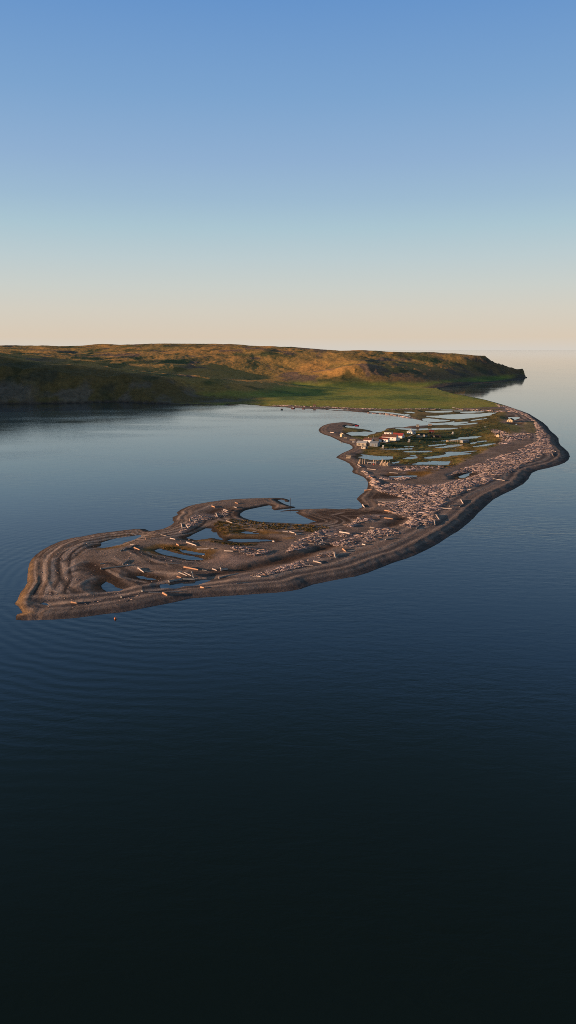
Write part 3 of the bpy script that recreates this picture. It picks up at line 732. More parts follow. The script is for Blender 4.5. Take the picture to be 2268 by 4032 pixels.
house('barge_cabin', 'pale grey flat roofed hull on skids at the edge of a pond', 'L', 1060, 318, 10, 4.4, 2.7, 2.95, 34, M['greywood'], M['tin'], over=.15,
      windows=[('front', -2, 1.3, .6, .6), ('front', 1.6, 1.3, .6, .6)], doors=[('left', .5, .9, 1.9, M['cream'])], cat='cabin')
house('storehouse', 'yellow gabled storehouse with dark roof standing apart near the far shore', 'M', 922, 400, 9.0, 7.8, 3.0, 5.2, 58, M['ply'], M['blackroof'], 'gable',
      windows=[('left', -1.7, .9, .9, 1.4), ('left', 1.7, .9, .9, 1.4), ('left', 0, 3.5, 1.5, .4)], doors=[('front', 0, 1.2, 2.1, M['darkwood'])], cat='storehouse')
house('sod_hut', 'tiny yellow fronted hut under a sod roof amid driftwood', 'M', 352, 1112, 3.8, 3.6, 2.7, 3.9, 60, M['ply'], M['sod'], 'gable', cat='hut',
      doors=[('left', .3, .9, 1.9, M['cream'])])
house('cabin', 'small grey hut alone on the thin bar in the far lagoon', 'K', 688, 100, 3.2, 2.8, 2.4, 3.2, -15, M['studwall'], M['greywood'], cat='hut',
      doors=[('front', .2, .9, 1.9, M['darkwood'])])
house('cabin', 'tiny pinkish hut of driftwood at the end of the far bar', 'K', 1005, 50, 4.4, 2.8, 1.8, 2.9, -10, M['plank'], M['plank'], cat='hut', doors=[('front', .0, .9, 1.5, M['darkwood'])])
house('cabin', 'small weathered hut on the far beach below the green meadow', 'O', 1265, 178, 4.6, 4, 3.0, 4.6, -10, M['plank'], M['brownroof'], cat='hut',
      doors=[('front', .5, 1.0, 1.9, M['darkwood'])], windows=[('front', -1.2, 1.4, .7, .7)])

def outhouse(label, tile, px, py, yaw, hh=2.9):
    gx, gy = at(*src(tile, px, py), 1.2); z = max(gz(gx, gy), .2)
    t = empty('outhouse', (gx, gy, z), R(yaw), label, 'outhouse', 'white outhouses on the turf')
    q = MB(); q.add([(-.75, -.75, .1), (.75, -.75, .1), (.75, .75, .1), (-.75, .75, .1), (-.75, -.75, hh), (.75, -.75, hh), (.75, .75, hh - .35), (-.75, .75, hh - .35)],
                    [(3, 2, 1, 0), (4, 5, 6, 7), (0, 1, 5, 4), (1, 2, 6, 5), (2, 3, 7, 6), (3, 0, 4, 7)])
    q.build('wall', M['white'], t)
    q = MB(); q.add([(-.95, -.95, hh + .05), (.95, -.95, hh + .05), (.95, .95, hh - .39), (-.95, .95, hh - .39), (-.95, -.95, hh + .15), (.95, -.95, hh + .15), (.95, .95, hh - .29), (-.95, .95, hh - .29)],
                    [(3, 2, 1, 0), (4, 5, 6, 7), (0, 1, 5, 4), (1, 2, 6, 5), (2, 3, 7, 6), (3, 0, 4, 7)])
    q.build('roof', M['white'], t)
    q = MB(); q.box(-.4, .4, -.80, -.755, .25, 2.2); d_ = q.build('door', M['plank'], t)
    q = MB(); q.box(.22, .32, -.87, -.80, 1.1, 1.2); q.build('handle', M['black'], d_)
    q = MB(); q.add([(-2.6, -.7, .02), (-.77, -.7, .02), (-.77, .7, .02), (-2.6, .7, .02), (-2.6, -.7, .1), (-.77, -.7, 1.0), (-.77, .7, 1.0), (-2.6, .7, .1)],
                    [(3, 2, 1, 0), (4, 5, 6, 7), (0, 1, 5, 4), (1, 2, 6, 5), (2, 3, 7, 6), (3, 0, 4, 7)])
    q.build('ramp', M['plank'], t)
outhouse('white outhouse reflected in the long pond near the small shed', 'J', 858, 482, -8, 3.3)
outhouse('white outhouse alone in the middle of the dark lawn', 'K', 472, 472, -8)
outhouse('white outhouse farthest from the beach, right of the dark hut', 'I', 480, 400, -8)

def point(tile, px, py, z=1.2):
    gx, gy = at(*src(tile, px, py), z); zz = gz(gx, gy)
    gx, gy = at(*src(tile, px, py), max(zz, 0)); return gx, gy, max(gz(gx, gy), 0.0)
# flagpole
x, y, z = point('J', 572, 300)
t = empty('flagpole', (x, y, z), 0, 'tall thin pale flagpole behind the boathouses', 'flagpole')
q = MB(); q.tube([(0, 0, -.3), (0, 0, 6.6)], [.11, .07], 8); q.build('pole', M['white'], t)
q = MB(); q.box(-.35, .35, -.35, .35, -.2, .25); q.build('base', M['plank'], t)
q = MB(); q.tube([(0, 0, 6.61), (0, 0, 6.75)], [.12, .05], 8); q.build('finial', M['metal'], t)
# dark canvas tent by the flagpole
x, y, z = point('J', 575, 322)
q = MB(); N = 12
vs = []
for j in range(5):
    a = j / 4 * math.pi / 2
    for k in range(N):
        ph = 2 * math.pi * k / N; rr = 1.9 * math.cos(a) * (1 + .06 * math.sin(3 * ph + j)) + .02
        vs.append((rr * math.cos(ph), rr * math.sin(ph) * 1.2, 2.3 * math.sin(a) ** .85 - .05))
q.add(vs, [tuple(reversed(range(N)))] + [(j * N + k, j * N + (k + 1) % N, (j + 1) * N + (k + 1) % N, (j + 1) * N + k) for j in range(4) for k in range(N)] + [tuple(range(4 * N, 5 * N))])
o = q.build('tent', M['tarp'], None, True); o.location = (x, y, z); tag(o, 'dark domed tent or tarpaulin heap at the foot of the flagpole', 'tent')

def skiff(name, label, tile, px, py, yaw, Ln, Wd, hgt, hull, inner, cat='boat', group=None, cabin=None, motor=True, afloat=False, stripe=None):
    x, y, z = point(tile, px, py)
    t = empty(name, (x, y, 0.0 if afloat else z), R(yaw), label, cat, group)
    def loft(sc, zlo, zhi, dz=0):
        q = MB(); secs = []
        for i, (u, w) in enumerate([(-.5, .85), (-.25, 1.0), (.05, 1.0), (.3, .75), (.43, .4), (.5, .04)]):
            b_ = Ln * u * (.99 if sc < 1 else 1); ww = Wd / 2 * w * sc; rise = .25 * hgt * max(0, u) * 2
            secs.append([(b_, -ww, zhi + rise), (b_, -ww * .7, zlo + rise * .3), (b_, ww * .7, zlo + rise * .3), (b_, ww, zhi + rise)])
        vs = [p for s_ in secs for p in s_]
        fs = [(0, 1, 2, 3), (20, 21, 22, 23)]
        for i in range(5):
            for k in range(3): fs.append((i * 4 + k, i * 4 + k + 1, i * 4 + k + 5, i * 4 + k + 4))
            fs.append((i * 4 + 3, i * 4, i * 4 + 4, i * 4 + 7))
        q.add(vs, fs); return q
    loft(1, -.1, hgt).build('hull', hull, t)
    loft(.86, hgt * .75, hgt + .02).build('deck', inner, t)
    q = MB()
    for u in (-.2, .12): q.box(Ln * u - .12, Ln * u + .12, -Wd * .4, Wd * .4, hgt + .05, hgt + .13)
    q.build('bench', M['plank'], t)
    if stripe:
        loft(1.03, hgt * .35, hgt * .6).build('stripe', stripe, t)
    if cabin:
        q = MB(); q.add([(-Ln * .1, -Wd * .36, hgt + .14), (Ln * .2, -Wd * .34, hgt + .14), (Ln * .2, Wd * .34, hgt + .14), (-Ln * .1, Wd * .36, hgt + .14),
                         (-Ln * .1, -Wd * .33, hgt + 1.5), (Ln * .13, -Wd * .3, hgt + 1.5), (Ln * .13, Wd * .3, hgt + 1.5), (-Ln * .1, Wd * .33, hgt + 1.5)],
                        [(3, 2, 1, 0), (4, 5, 6, 7), (0, 1, 5, 4), (1, 2, 6, 5), (2, 3, 7, 6), (3, 0, 4, 7)])
        q.build('wheelhouse', cabin, t)
    if motor:
        q = MB(); q.box(-Ln * .5 - .35, -Ln * .5 - .02, -.2, .2, hgt * .3, hgt + .55); q.build('outboard_motor', M['black'], t)
    return t
skiff('skiff', 'dark red skiff moored at the end of the hooked bar', 'P', 920, 262, -14, 5.0, 1.9, .9, M['redpaint'], M['redtrim'], afloat=True)
skiff('skiff', 'upturned looking white skiff lying left of the small white house', 'J', 700, 338, -8, 3.6, 1.6, .8, M['white'], M['white'], motor=False)
skiff('skiff', 'pale skiff drawn up on gravel left of the boathouse', 'J', 25, 338, -10, 3.2, 1.5, .9, M['white'], M['orange'], motor=False)
skiff('motor_boat', 'larger white boat with red bottom beached at the far meadow shore', 'O', 592, 150, -4, 7.0, 2.6, 1.2, M['hullpaint'], M['white'], cabin=M['white'])
skiff('motor_boat', 'smaller white boat with red bottom beached along the far shore', 'O', 932, 162, -4, 5.6, 2.2, 1.0, M['hullpaint'], M['white'], cabin=None, motor=False)
skiff('motor_boat', 'small dark boat moving over the calm far bay off the beach', 'O', 240, 190, 10, 3.4, 1.9, 1.1, M['darkwood'], M['brownroof'], afloat=True, cabin=M['brownroof'])

# boardwalks
def boardwalk(label, a, b_, wid):
    ax, ay, az = point(*a); bx, by, bz = point(*b_)
    L_ = math.hypot(bx - ax, by - ay); yaw = math.atan2(by - ay, bx - ax)
    t = empty('boardwalk', (ax, ay, 0), yaw, label, 'boardwalk')
    zz = max(az, bz) + .25
    q = MB(); k = 0
    while k < L_: q.box(k, k + .42, -wid / 2, wid / 2, zz, zz + .07); k += .47
    q.build('deck', M['plank'], t)
    q = MB(); q.box(0, L_, -wid * .4, -wid * .3, zz - .45, zz - .01); q.box(0, L_, wid * .3, wid * .4, zz - .45, zz - .01); q.build('beam', M['darkwood'], t)
boardwalk('plank boardwalk leading from the shaded storehouse to the largest white house', ('J', 695, 388), ('J', 1325, 297), 1.7)
boardwalk('short plank boardwalk slanting up to the white house with hip roof', ('K', 418, 356), ('K', 606, 266), 1.7)

# tall stacks of leaning logs
sg = 'upright stacks of leaning logs above the bay'
for label, px, py, hh, spread in [
        ('tallest leaning log stack with one pole sticking out, at the left', 175, 285, 5.2, 1.7), ('narrow log stack second from the left end', 255, 288, 4.0, 1.2),
        ('log stack left of the long white plank table', 345, 288, 4.3, 1.5), ('small log stack behind the middle of the plank table', 690, 285, 3.4, .9),
        ('slim log stack behind the right end of the plank table', 768, 282, 3.4, 1.0), ('little log stack rising from the dark ground right of the plank table', 855, 262, 2.5, .8),
        ('tall pointed log stack, left peak of the right hand cluster', 1010, 350, 5.4, 1.6), ('log stack in the middle of the right hand cluster', 1130, 366, 4.6, 1.8),
        ('broad low log stack toward the right of the cluster', 1215, 380, 3.4, 1.5), ('log stack at the right end of the cluster beside the dark pond edge', 1285, 372, 4.1, 1.2)]:
    x, y, z = point('N', px, py)
    t = empty('log_stack', (x, y, z), rnd.uniform(0, 6), label, 'log stack', sg)
    for k in range(15):
        a = 2 * math.pi * (k + rnd.uniform(-.3, .3)) / 15; hk = hh * rnd.uniform(.72, 1.05); r0 = spread * rnd.uniform(1.0, 1.5)
        q = MB(); q.tube([(r0 * math.cos(a), r0 * math.sin(a), -.1), (r0 * .45 * math.cos(a), r0 * .45 * math.sin(a), hk * .55), (-.18 * math.cos(a) * rnd.random(), -.18 * math.sin(a), hk)], [.32, .26, .15], 6)
        q.build('leaning_log', M['pole'], t)
x, y, z = point('N', 615, 318)
t = empty('plank_table', (x, y, z), R(-14), 'long white plank table on trestle legs between the log stacks', 'table')
q = MB(); q.box(-4, 4, -.5, .5, 1.35, 1.55); q.build('tabletop', M['white'], t)
for u in (-3.6, 0, 3.4):
    for s_ in (-.4, .4):
        q = MB(); q.box(u - .14, u + .14, s_ - .1, s_ + .1, -.2, 1.34); q.build('leg', M['pole'], t)
x, y, z = point('N', 692, 345)
t = empty('oil_drum', (x, y, z), 0, 'red drum under the right end of the white plank table', 'drum')
q = MB(); q.tube([(0, 0, -.05), (0, 0, 1.15)], .5, 14); q.build('shell', M['redtrim'], t)
q = MB(); q.tube([(0, 0, 1.151), (0, 0, 1.2)], .46, 14); q.build('lid', M['redtrim'], t)

# drying rack beside the pond
ax, ay, az = point('L', 215, 300); bx, by, bz = point('L', 765, 318)
t = empty('drying_rack', (ax, ay, max(az, 0)), math.atan2(by - ay, bx - ax), 'ruined timber drying rack of posts and rails by the pond', 'rack')
Lr = math.hypot(bx - ax, by - ay)
for k in range(8):
    for s_ in (-1.1, 1.1):
        u = Lr * k / 7; hh = rnd.uniform(1.6, 2.8)
        q = MB(); q.tube([(u, s_, -.5), (u + rnd.uniform(-.3, .3), s_, hh)], [.16, .12], 6); q.build('post', M['pole'], t)
for s_, hz_ in ((-1.1, 1.45), (1.1, 1.5), (-1.1, .7)):
    q = MB(); q.tube([(-.3, s_ - .18, hz_), (Lr * .5, s_ - .2, hz_ - .15), (Lr + .3, s_ - .18, hz_)], .11, 6); q.build('rail', M['pole'], t)
x, y, z = point('L', 226, 296)
q = MB(); q.box(-.9, .9, -.8, .8, 0, 1.6); q.box(-.7, .7, -.6, .6, 1.6, 1.8)
o = q.build('crate', M['ply'], None); o.location = (x, y, z); o.rotation_euler = (0, 0, R(-20)); tag(o, 'small yellow lit crate at the left end of the drying rack', 'crate')

# posts, pole, buoy
x, y, z = point('M', 832, 1075)
t = empty('signal_pole', (x, y, z), 0, 'tall thin leaning pole rising from driftwood right of the tiny hut', 'pole')
q = MB(); q.tube([(0, 0, -.2), (1.2, 0, 7.6)], [.12, .06], 7); q.build('mast', M['plank'], t)
q = MB(); q.box(-.9, .9, -.5, .5, -.1, 1.0); q.build('base', M['white'], t)
q = MB(); q.tube([(.1, -.7, 2.2), (.9, .5, 2.4)], .06, 6); q.build('crossbar', M['plank'], t)
x, y, z = point('M', 1035, 1092)
o = MB(); o.tube([(0, 0, -.2), (.1, 0, 1.0), (.05, 0, 2.2)], [.18, .15, .1], 7); o = o.build('post', M['plank'], None); o.location = (x, y, z); tag(o, 'short pale driftwood post upright right of the leaning pole', 'post')
x, y, z = point('I', 940, 305)
t = empty('marker', (x, y, z), 0, 'tiny white marker board standing alone on the turf', 'marker')
q = MB(); q.box(-.5, .5, -.06, .06, .5, 1.7); q.build('board', M['white'], t)
q = MB(); q.box(-.08, .08, .061, .2, -.2, 1.4); q.build('post', M['plank'], t)
x, y = at(*src('C', 1178, 172))
t = empty('mooring_post', (x, y, 0), 0, 'thin brown post standing in shallow water off the hook', 'post')
q = MB(); q.tube([(0, 0, -1.5), (.08, 0, 4.2)], [.2, .15], 8); q.build('pile', M['darkwood'], t)
q = MB(); q.tube([(.08, 0, 4.201), (.08, 0, 4.3)], [.19, .17], 8); q.build('cap', M['plank'], t)
x, y = at(*src('A', 1362, 1162))
t = empty('buoy', (x, y, 0), 0, 'small orange buoy floating just off the outer shingle', 'buoy')
q = MB(); q.tube([(0, 0, -.3), (0, 0, -.1), (0, 0, .2), (0, 0, .5), (0, 0, .68)], [.25, .42, .5, .38, .15], 12); q.build('float', M['orange'], t, True)
q = MB(); q.tube([(0, 0, .681), (0, 0, 1.0)], .05, 6); q.build('eye', M['metal'], t)

def lumber(label, tile, px, py, yaw, Ln):
    x, y, z = point(tile, px, py)
    t = empty('lumber_stack', (x, y, z), R(yaw), label, 'lumber stack', 'pale lumber stacks on the bay beach')
    for k in range(3):
        q = MB()
        for c in (-.5, -.15, .2, .55): q.box(-Ln / 2 + rnd.uniform(-.3, .3), Ln / 2 + rnd.uniform(-.3, .3), c - .15, c + .15, k * .32, k * .32 + .3)
        q.build('plank_layer', M['plank'] if k % 2 else M['ply'], t)
lumber('pale lumber stack nearest the boathouse point, upper of two', 'G', 220, 712, -10, 4.5)
lumber('pale lumber stack lower of two on the bay point', 'G', 215, 735, -15, 4)
lumber('pale lumber stack on the beach in front of the cream cabin', 'P', 370, 850, -8, 4)
lumber('long pale lumber stack between cream cabin and boathouse', 'P', 700, 950, -8, 6)

# ------------------------------------------------------------------ driftwood
def log_mesh(seed, bend=.03):
    r_ = random.Random(seed); q = MB(); P, rad = [], []
    for i in range(5):
        u = i / 4 - .5
        P.append((u, bend * math.sin(u * 3 + seed) * .6 + r_.uniform(-.006, .006), bend * .3 * math.cos(u * 2)))
        rad.append((1.12 - .45 * i / 4) * r_.uniform(.94, 1.06))
    # unit length, unit radius: scaled per object
    n = 8; vs, fs = [], []
    for p, r0 in zip(P, rad):
        for k in range(n):
            a = 2 * math.pi * k / n; rr = r0 * r_.uniform(.9, 1.1)
            vs.append((p[0], p[1] * 8 + rr * math.cos(a), p[2] * 8 + rr * math.sin(a)))
    fs = [tuple(reversed(range(n))), tuple(4 * n + k for k in range(n))]
    for i in range(4):
        for k in range(n): fs.append((i * n + k, i * n + (k + 1) % n, (i + 1) * n + (k + 1) % n, (i + 1) * n + k))
    me = bpy.data.meshes.new('driftwood_log'); me.from_pydata(vs, [], fs); me.update()
    for p in me.polygons: p.use_smooth = len(p.vertices) == 4
    return me
LM = [log_mesh(k) for k in range(6)]
LMATS = {}
for key in ('log', 'log_grey', 'log_warm'):
    LMATS[key] = []
    for m_ in LM:
        c = m_.copy(); c.materials.append(M[key]); LMATS[key].append(c)
nlog = 0
def place_log(ax, ay, bx, by, rad, label, group, mat='log', lift=0.0, tilt=0.0, root=False):
    global nlog
    cx, cy = (ax + bx) / 2, (ay + by) / 2
    L_ = max(math.hypot(bx - ax, by - ay), .8)
    za, zb = max(gz(ax, ay), 0), max(gz(bx, by), 0)
    z = (za + zb) / 2 + rad * .85 + lift
    o = bpy.data.objects.new('driftwood_log', LMATS[mat][nlog % 6]); C.objects.link(o); nlog += 1
    o.location = (cx, cy, z); o.rotation_euler = (0, -math.atan2(zb - za, L_) + tilt, math.atan2(by - ay, bx - ax)); o.scale = (L_, rad, rad)
    tag(o, label, 'driftwood log', group)
    if root:
        q = MB()
        for k in range(8):
            a = 2 * math.pi * k / 8 + .2; le = rad * rnd.uniform(1.6, 2.6)
            q.tube([(0, 0, 0), (-.25 - .2 * rnd.random(), math.cos(a) * le * .6, math.sin(a) * le * .6), (-.3 - .5 * rnd.random(), math.cos(a) * le, math.sin(a) * le)], [rad * .7, rad * .4, rad * .12], 6)
        w = q.build('root_wad', M[mat if mat != 'log_grey' else 'log'], None)
        mw = o.matrix_basis.copy()
        w.parent = o
        w.location = (-.5, 0, 0); w.scale = (1 / L_, 1 / rad, 1 / rad)
    return o
def tlog(tile, x0, y0, x1, y1, rad, label, group='driftwood logs strewn on the near ridges', **kw):
    a = at(*src(tile, x0, y0), .9); b_ = at(*src(tile, x1, y1), .9)
    return place_log(*a, *b_, rad, label, group, **kw)
g1 = 'driftwood logs strewn on the near ridges'
for t_ in [
    ('A', 845, 970, 908, 982, .42, 'short bright orange log alone near the tip of the spit', dict(mat='log_warm')),
    ('A', 1180, 512, 1238, 507, .28, 'small grey log just above the long log with yellow roots', dict(mat='log_grey')),
    ('B', 180, 866, 565, 836, .36, 'long straight grey log with a yellow lit root end on the ridge', dict(mat='log_grey', root=True)),
    ('B', 430, 826, 497, 770, .26, 'grey log slanting up behind the long rooted log', dict(mat='log_grey')),
    ('B', 485, 832, 515, 828, .30, 'stubby pale log touching the long rooted log', {}),
    ('B', 612, 866, 680, 904, .34, 'curved pale log joined at an angle to a thin log', {}),
    ('B', 684, 900, 795, 893, .22, 'thin grey log meeting the curved pale log end', dict(mat='log_grey')),
    ('B', 1155, 868, 1322, 900, .40, 'bright orange lit log near the jumbled log pile', dict(mat='log_warm', root=False)),
    ('B', 975, 1012, 1138, 985, .52, 'thick dark grey log jutting left from the jumbled pile over mud', dict(mat='log_grey')),
    ('B', 1142, 988, 1282, 988, .55, 'thick grey log at the base of the jumbled pile', dict(mat='log_grey')),
    ('B', 1095, 938, 1190, 963, .32, 'pale lit log across the left of the jumbled pile', dict(lift=.6)),
    ('B', 1163, 942, 1240, 964, .30, 'pale lit log across the right of the jumbled pile', dict(lift=.7)),
    ('B', 1075, 965, 1120, 975, .36, 'short warm log end poking out of the jumbled pile', dict(lift=.2, mat='log_warm')),
    ('B', 1246, 930, 1268, 984, .34, 'upright looking grey log at the right end of the jumbled pile', dict(mat='log_grey', lift=.5)),
    ('B', 1075, 930, 1130, 928, .22, 'thin grey log on top of the jumbled pile', dict(mat='log_grey', lift=.5)),
    ('B', 735, 1163, 875, 1157, .30, 'pale log, left of two laid end to end above the outer beach', {}),
    ('B', 882, 1156, 1190, 1136, .22, 'very long thin grey log laid end to end above the outer beach', dict(mat='log_grey')),
    ('B', 905, 1170, 960, 1192, .45, 'stout orange log just below the long thin log on the outer beach', dict(mat='log_warm')),
    ('B', 965, 825, 1110, 820, .18, 'thin grey log lying level on the ridge below the twin ponds', dict(mat='log_grey')),
    ('B', 568, 628, 630, 650, .36, 'short bright log left of the narrow ridge pond', dict(mat='log_warm')),
    ('B', 522, 588, 572, 594, .24, 'pale log right of the slim upper pond', {}),
    ('B', 515, 628, 565, 592, .22, 'grey log slanting beneath the pale log by the slim upper pond', dict(mat='log_grey')),
    ('B', 440, 655, 482, 622, .28, 'grey log slanting at the head of the brown hollow, upper', dict(mat='log_grey')),
    ('B', 400, 670, 438, 640, .24, 'grey log slanting at the head of the brown hollow, lower', dict(mat='log_grey')),
    ('B', 1185, 562, 1300, 598, .36, 'pale lit log sloping above the narrow ridge pond', {}),
    ('B', 1310, 630, 1449, 633, .30, 'long pale log level right of the narrow ridge pond', {}),
    ('B', 1122, 336, 1135, 395, .34, 'pale log pointing up the bank of the gravel neck', {}),
    ('B', 1180, 362, 1206, 388, .28, 'pale log beside the one pointing up the gravel neck', {}),
    ('B', 1222, 284, 1230, 316, .32, 'pale stub log on the crest of the gravel neck', {}),
    ('B', 1250, 306, 1305, 318, .22, 'thin pale log right of the stub log on the gravel neck', {}),
    ('B', 700, 520, 748, 514, .28, 'lit pink log on the gravel above the slim pond', dict(mat='log_warm')),
    ('B', 808, 481, 846, 480, .32, 'lit pink log on bare gravel halfway along the neck', dict(mat='log_warm')),
    ('B', 880, 466, 948, 483, .20, 'thin pinkish log right of the lit log on the neck', {}),
    ('B', 990, 512, 1052, 526, .28, 'pale log at the lower end of the neck jumble', {}),
    ('B', 1068, 580, 1096, 592, .40, 'short chunky orange log above the ochre pond margin', dict(mat='log_warm')),
    ('B', 1352, 1088, 1392, 1104, .40, 'stubby lit log on the berm right of the brown channel', dict(mat='log_warm')),
    ('B', 410, 1215, 425, 1205, .40, 'dark grey stump on bare gravel near the outer beach', dict(mat='log_grey')),
    ('B', 655, 1145, 675, 1135, .40, 'grey stump beside the pale log on the outer beach', dict(mat='log_grey')),
    ('C', 255, 192, 290, 206, .40, 'bright lit log alone on the broad gravel hook', dict(mat='log_warm')),
    ('C', 528, 153, 562, 160, .32, 'pinkish log alone near the hook shore', dict(mat='log_warm')),
    ('C', 515, 200, 550, 212, .34, 'pale log at the head of the big lagoon', {}),
    ('C', 345, 1030, 568, 996, .34, 'long grey log with pale root end across the brown channel', dict(mat='log_grey', root=True)),
    ('C', 368, 950, 440, 945, .55, 'bright knot of rooted driftwood above the brown channel', dict(root=True)),
    ('C', 262, 946, 312, 958, .32, 'lit log between the orange log and the rooted knot', {}),
    ('C', 140, 958, 192, 962, .24, 'thin grey log right of the orange lit log', dict(mat='log_grey')),
    ('C', 425, 366, 497, 392, .34, 'pale log sloping over the ochre grass by the lagoon', {}),
    ('C', 302, 286, 440, 286, .28, 'pale log level across the bank jumble', {}),
    ('C', 302, 268, 322, 312, .30, 'pale log standing out from the bank jumble', {}),
    ('C', 395, 236, 440, 250, .36, 'pale log topping the bank jumble', dict(lift=.5)),
    ('C', 75, 688, 215, 692, .26, 'long pale log left of the pond bank tangle', {}),
    ('C', 248, 690, 276, 693, .30, 'short lit log between the long pale log and pond bank tangle', {}),
    ('C', 400, 728, 505, 739, .30, 'pale log leading into the pond bank tangle', {}),
    ('C', 735, 478, 782, 478, .30, 'pale log with lit end on the grassy strip below the lagoon', {}),
    ('C', 1175, 500, 1230, 515, .34, 'pale lit log right on the grassy strip below the lagoon', {}),
    ('C', 1090, 492, 1150, 496, .24, 'thin pale log left of the lit log on the grassy strip', {}),
    ('C', 1250, 530, 1310, 522, .34, 'log with a yellow lit root end on the grassy strip', dict(root=True)),
    ('C', 785, 1034, 830, 1042, .30, 'lit log low on the berm above the outer beach', {}),
    ('C', 540, 1116, 690, 1100, .18, 'thin grey log half buried along the outer beach terrace', dict(mat='log_grey')),
    ('C', 125, 1150, 162, 1163, .38, 'bright lit log near the left end of the berm', dict(mat='log_warm')),
    ('C', 975, 600, 995, 605, .45, 'pale stump at the right tip of the long thin pond', {}),
    ('D', 685, 464, 706, 502, .42, 'thick pale log leaning down beside the narrow bay shore', {}),
    ('D', 710, 292, 792, 298, .40, 'bright lit log on the narrow bay beach', dict(mat='log_warm')),
    ('D', 865, 439, 1045, 444, .36, 'long pale log across the brown hollow by the bay', {}),
    ('D', 945, 540, 1045, 560, .40, 'long lit log along the edge of the dense tangle', dict(mat='log_warm')),
    ('D', 940, 634, 1045, 643, .42, 'lit log alone on the green grey mud', dict(mat='log_warm')),
    ('D', 770, 750, 826, 757, .45, 'thick lit log on bare gravel between two drifts', {}),
    ('D', 950, 898, 1090, 880, .32, 'long grey log below the drift on bare gravel', dict(mat='log_grey')),
    ('D', 352, 1064, 356, 1110, .48, 'thick pale log standing like a post on the berm', {}),
    ('D', 362, 1112, 402, 1078, .30, 'grey log slanting beside the thick post like log', dict(mat='log_grey')),
    ('D', 305, 1120, 392, 1118, .20, 'thin grey log below the thick post like log', dict(mat='log_grey')),
    ('D', 500, 1030, 597, 1030, .26, 'level grey log on gravel right of the slanting lit log', dict(mat='log_grey')),
    ('D', 450, 1010, 486, 1042, .36, 'slanting lit log at the lower edge of the drift', dict(mat='log_warm')),
    ('D', 105, 1156, 197, 1184, .36, 'pale log slanting at the outer foot of the berm', {}),
    ('D', 0, 1210, 100, 1212, .34, 'pale log lying lowest on the berm above the shingle', {}),
    ('D', 680, 954, 716, 962, .38, 'stubby pale log at the right foot of the slope drift', {}),
    ('D', 410, 810, 530, 830, .40, 'long pale log topping the left hand heap', dict(lift=.5)),
    ('E', 405, 676, 537, 685, .50, 'long bright log at the right edge of the dense tangle', dict(mat='log')),
    ('E', 352, 754, 396, 820, .42, 'pale log slanting onto the bare outer beach', {}),
    ('E', 332, 820, 336, 870, .40, 'pale forked log end on the dark outer beach', {}),
    ('E', 115, 918, 165, 872, .30, 'grey log slanting from the lower corner of the tangle', dict(mat='log_grey')),
    ('E', 170, 870, 322, 838, .26, 'thin grey log along the lower edge of the tangle', dict(mat='log_grey')),
    ('E', 645, 578, 672, 620, .38, 'pale bent log standing out over the outer beach', {}),
    ('E', 625, 655, 668, 622, .28, 'grey log crossing below the pale bent log', dict(mat='log_grey')),
    ('E', 665, 582, 740, 574, .30, 'pale log running right from the bent log', {}),
    ('E', 510, 650, 650, 632, .28, 'thin grey log left of the pale bent log', dict(mat='log_grey')),
    ('E', 1020, 330, 1160, 345, .42, 'very long pale log lying on bare gravel above the outer beach', {}),
    ('E', 720, 458, 762, 462, .45, 'stubby bright log in the dark gap of the drift', {}),
    ('E', 455, 512, 507, 516, .45, 'bright pale log in the upper part of the dense tangle', {}),
    ('F', 1160, 682, 1215, 690, .36, 'pale log pointing seaward at the corner of the spit', {}),
    ('F', 1165, 712, 1182, 746, .34, 'pale log slanting at the corner of the spit', {}),
    ('F', 975, 765, 1020, 768, .38, 'pale log on bare gravel behind the corner of the spit', {}),
    ('G', 405, 1104, 490, 1108, .45, 'bright log across the narrowest part of the bay beach', dict(mat='log_warm')),
    ('G', 465, 945, 520, 985, .40, 'lit log slanting along the bay beach, upper', dict(mat='log_warm')),
    ('G', 518, 1000, 578, 1016, .40, 'lit log slanting along the bay beach, lower', dict(mat='log_warm')),
    ('G', 380, 888, 444, 907, .36, 'pale log slanting on the bay beach below the log stacks', {}),
    ('G', 325, 810, 375, 842, .36, 'pale log on the bay beach beside the left log stacks', {}),
    ('G', 440, 860, 540, 872, .30, 'long pale log on dark turf below the plank table', {}),
    ('G', 750, 858, 832, 866, .40, 'pale log on the turf below the right log stacks', {}),
    ('G', 700, 905, 802, 912, .36, 'pale log beside the reddish marsh strip', {}),
    ('G', 0, 428, 48, 436, .40, 'pale lit log left of the cream cabin on the hooked bar', {}),
]:
    tl, x0, y0, x1, y1, rad, label, kw = t_
    tlog(tl, x0, y0, x1, y1, rad, label, g1, **kw)
hand = nlog

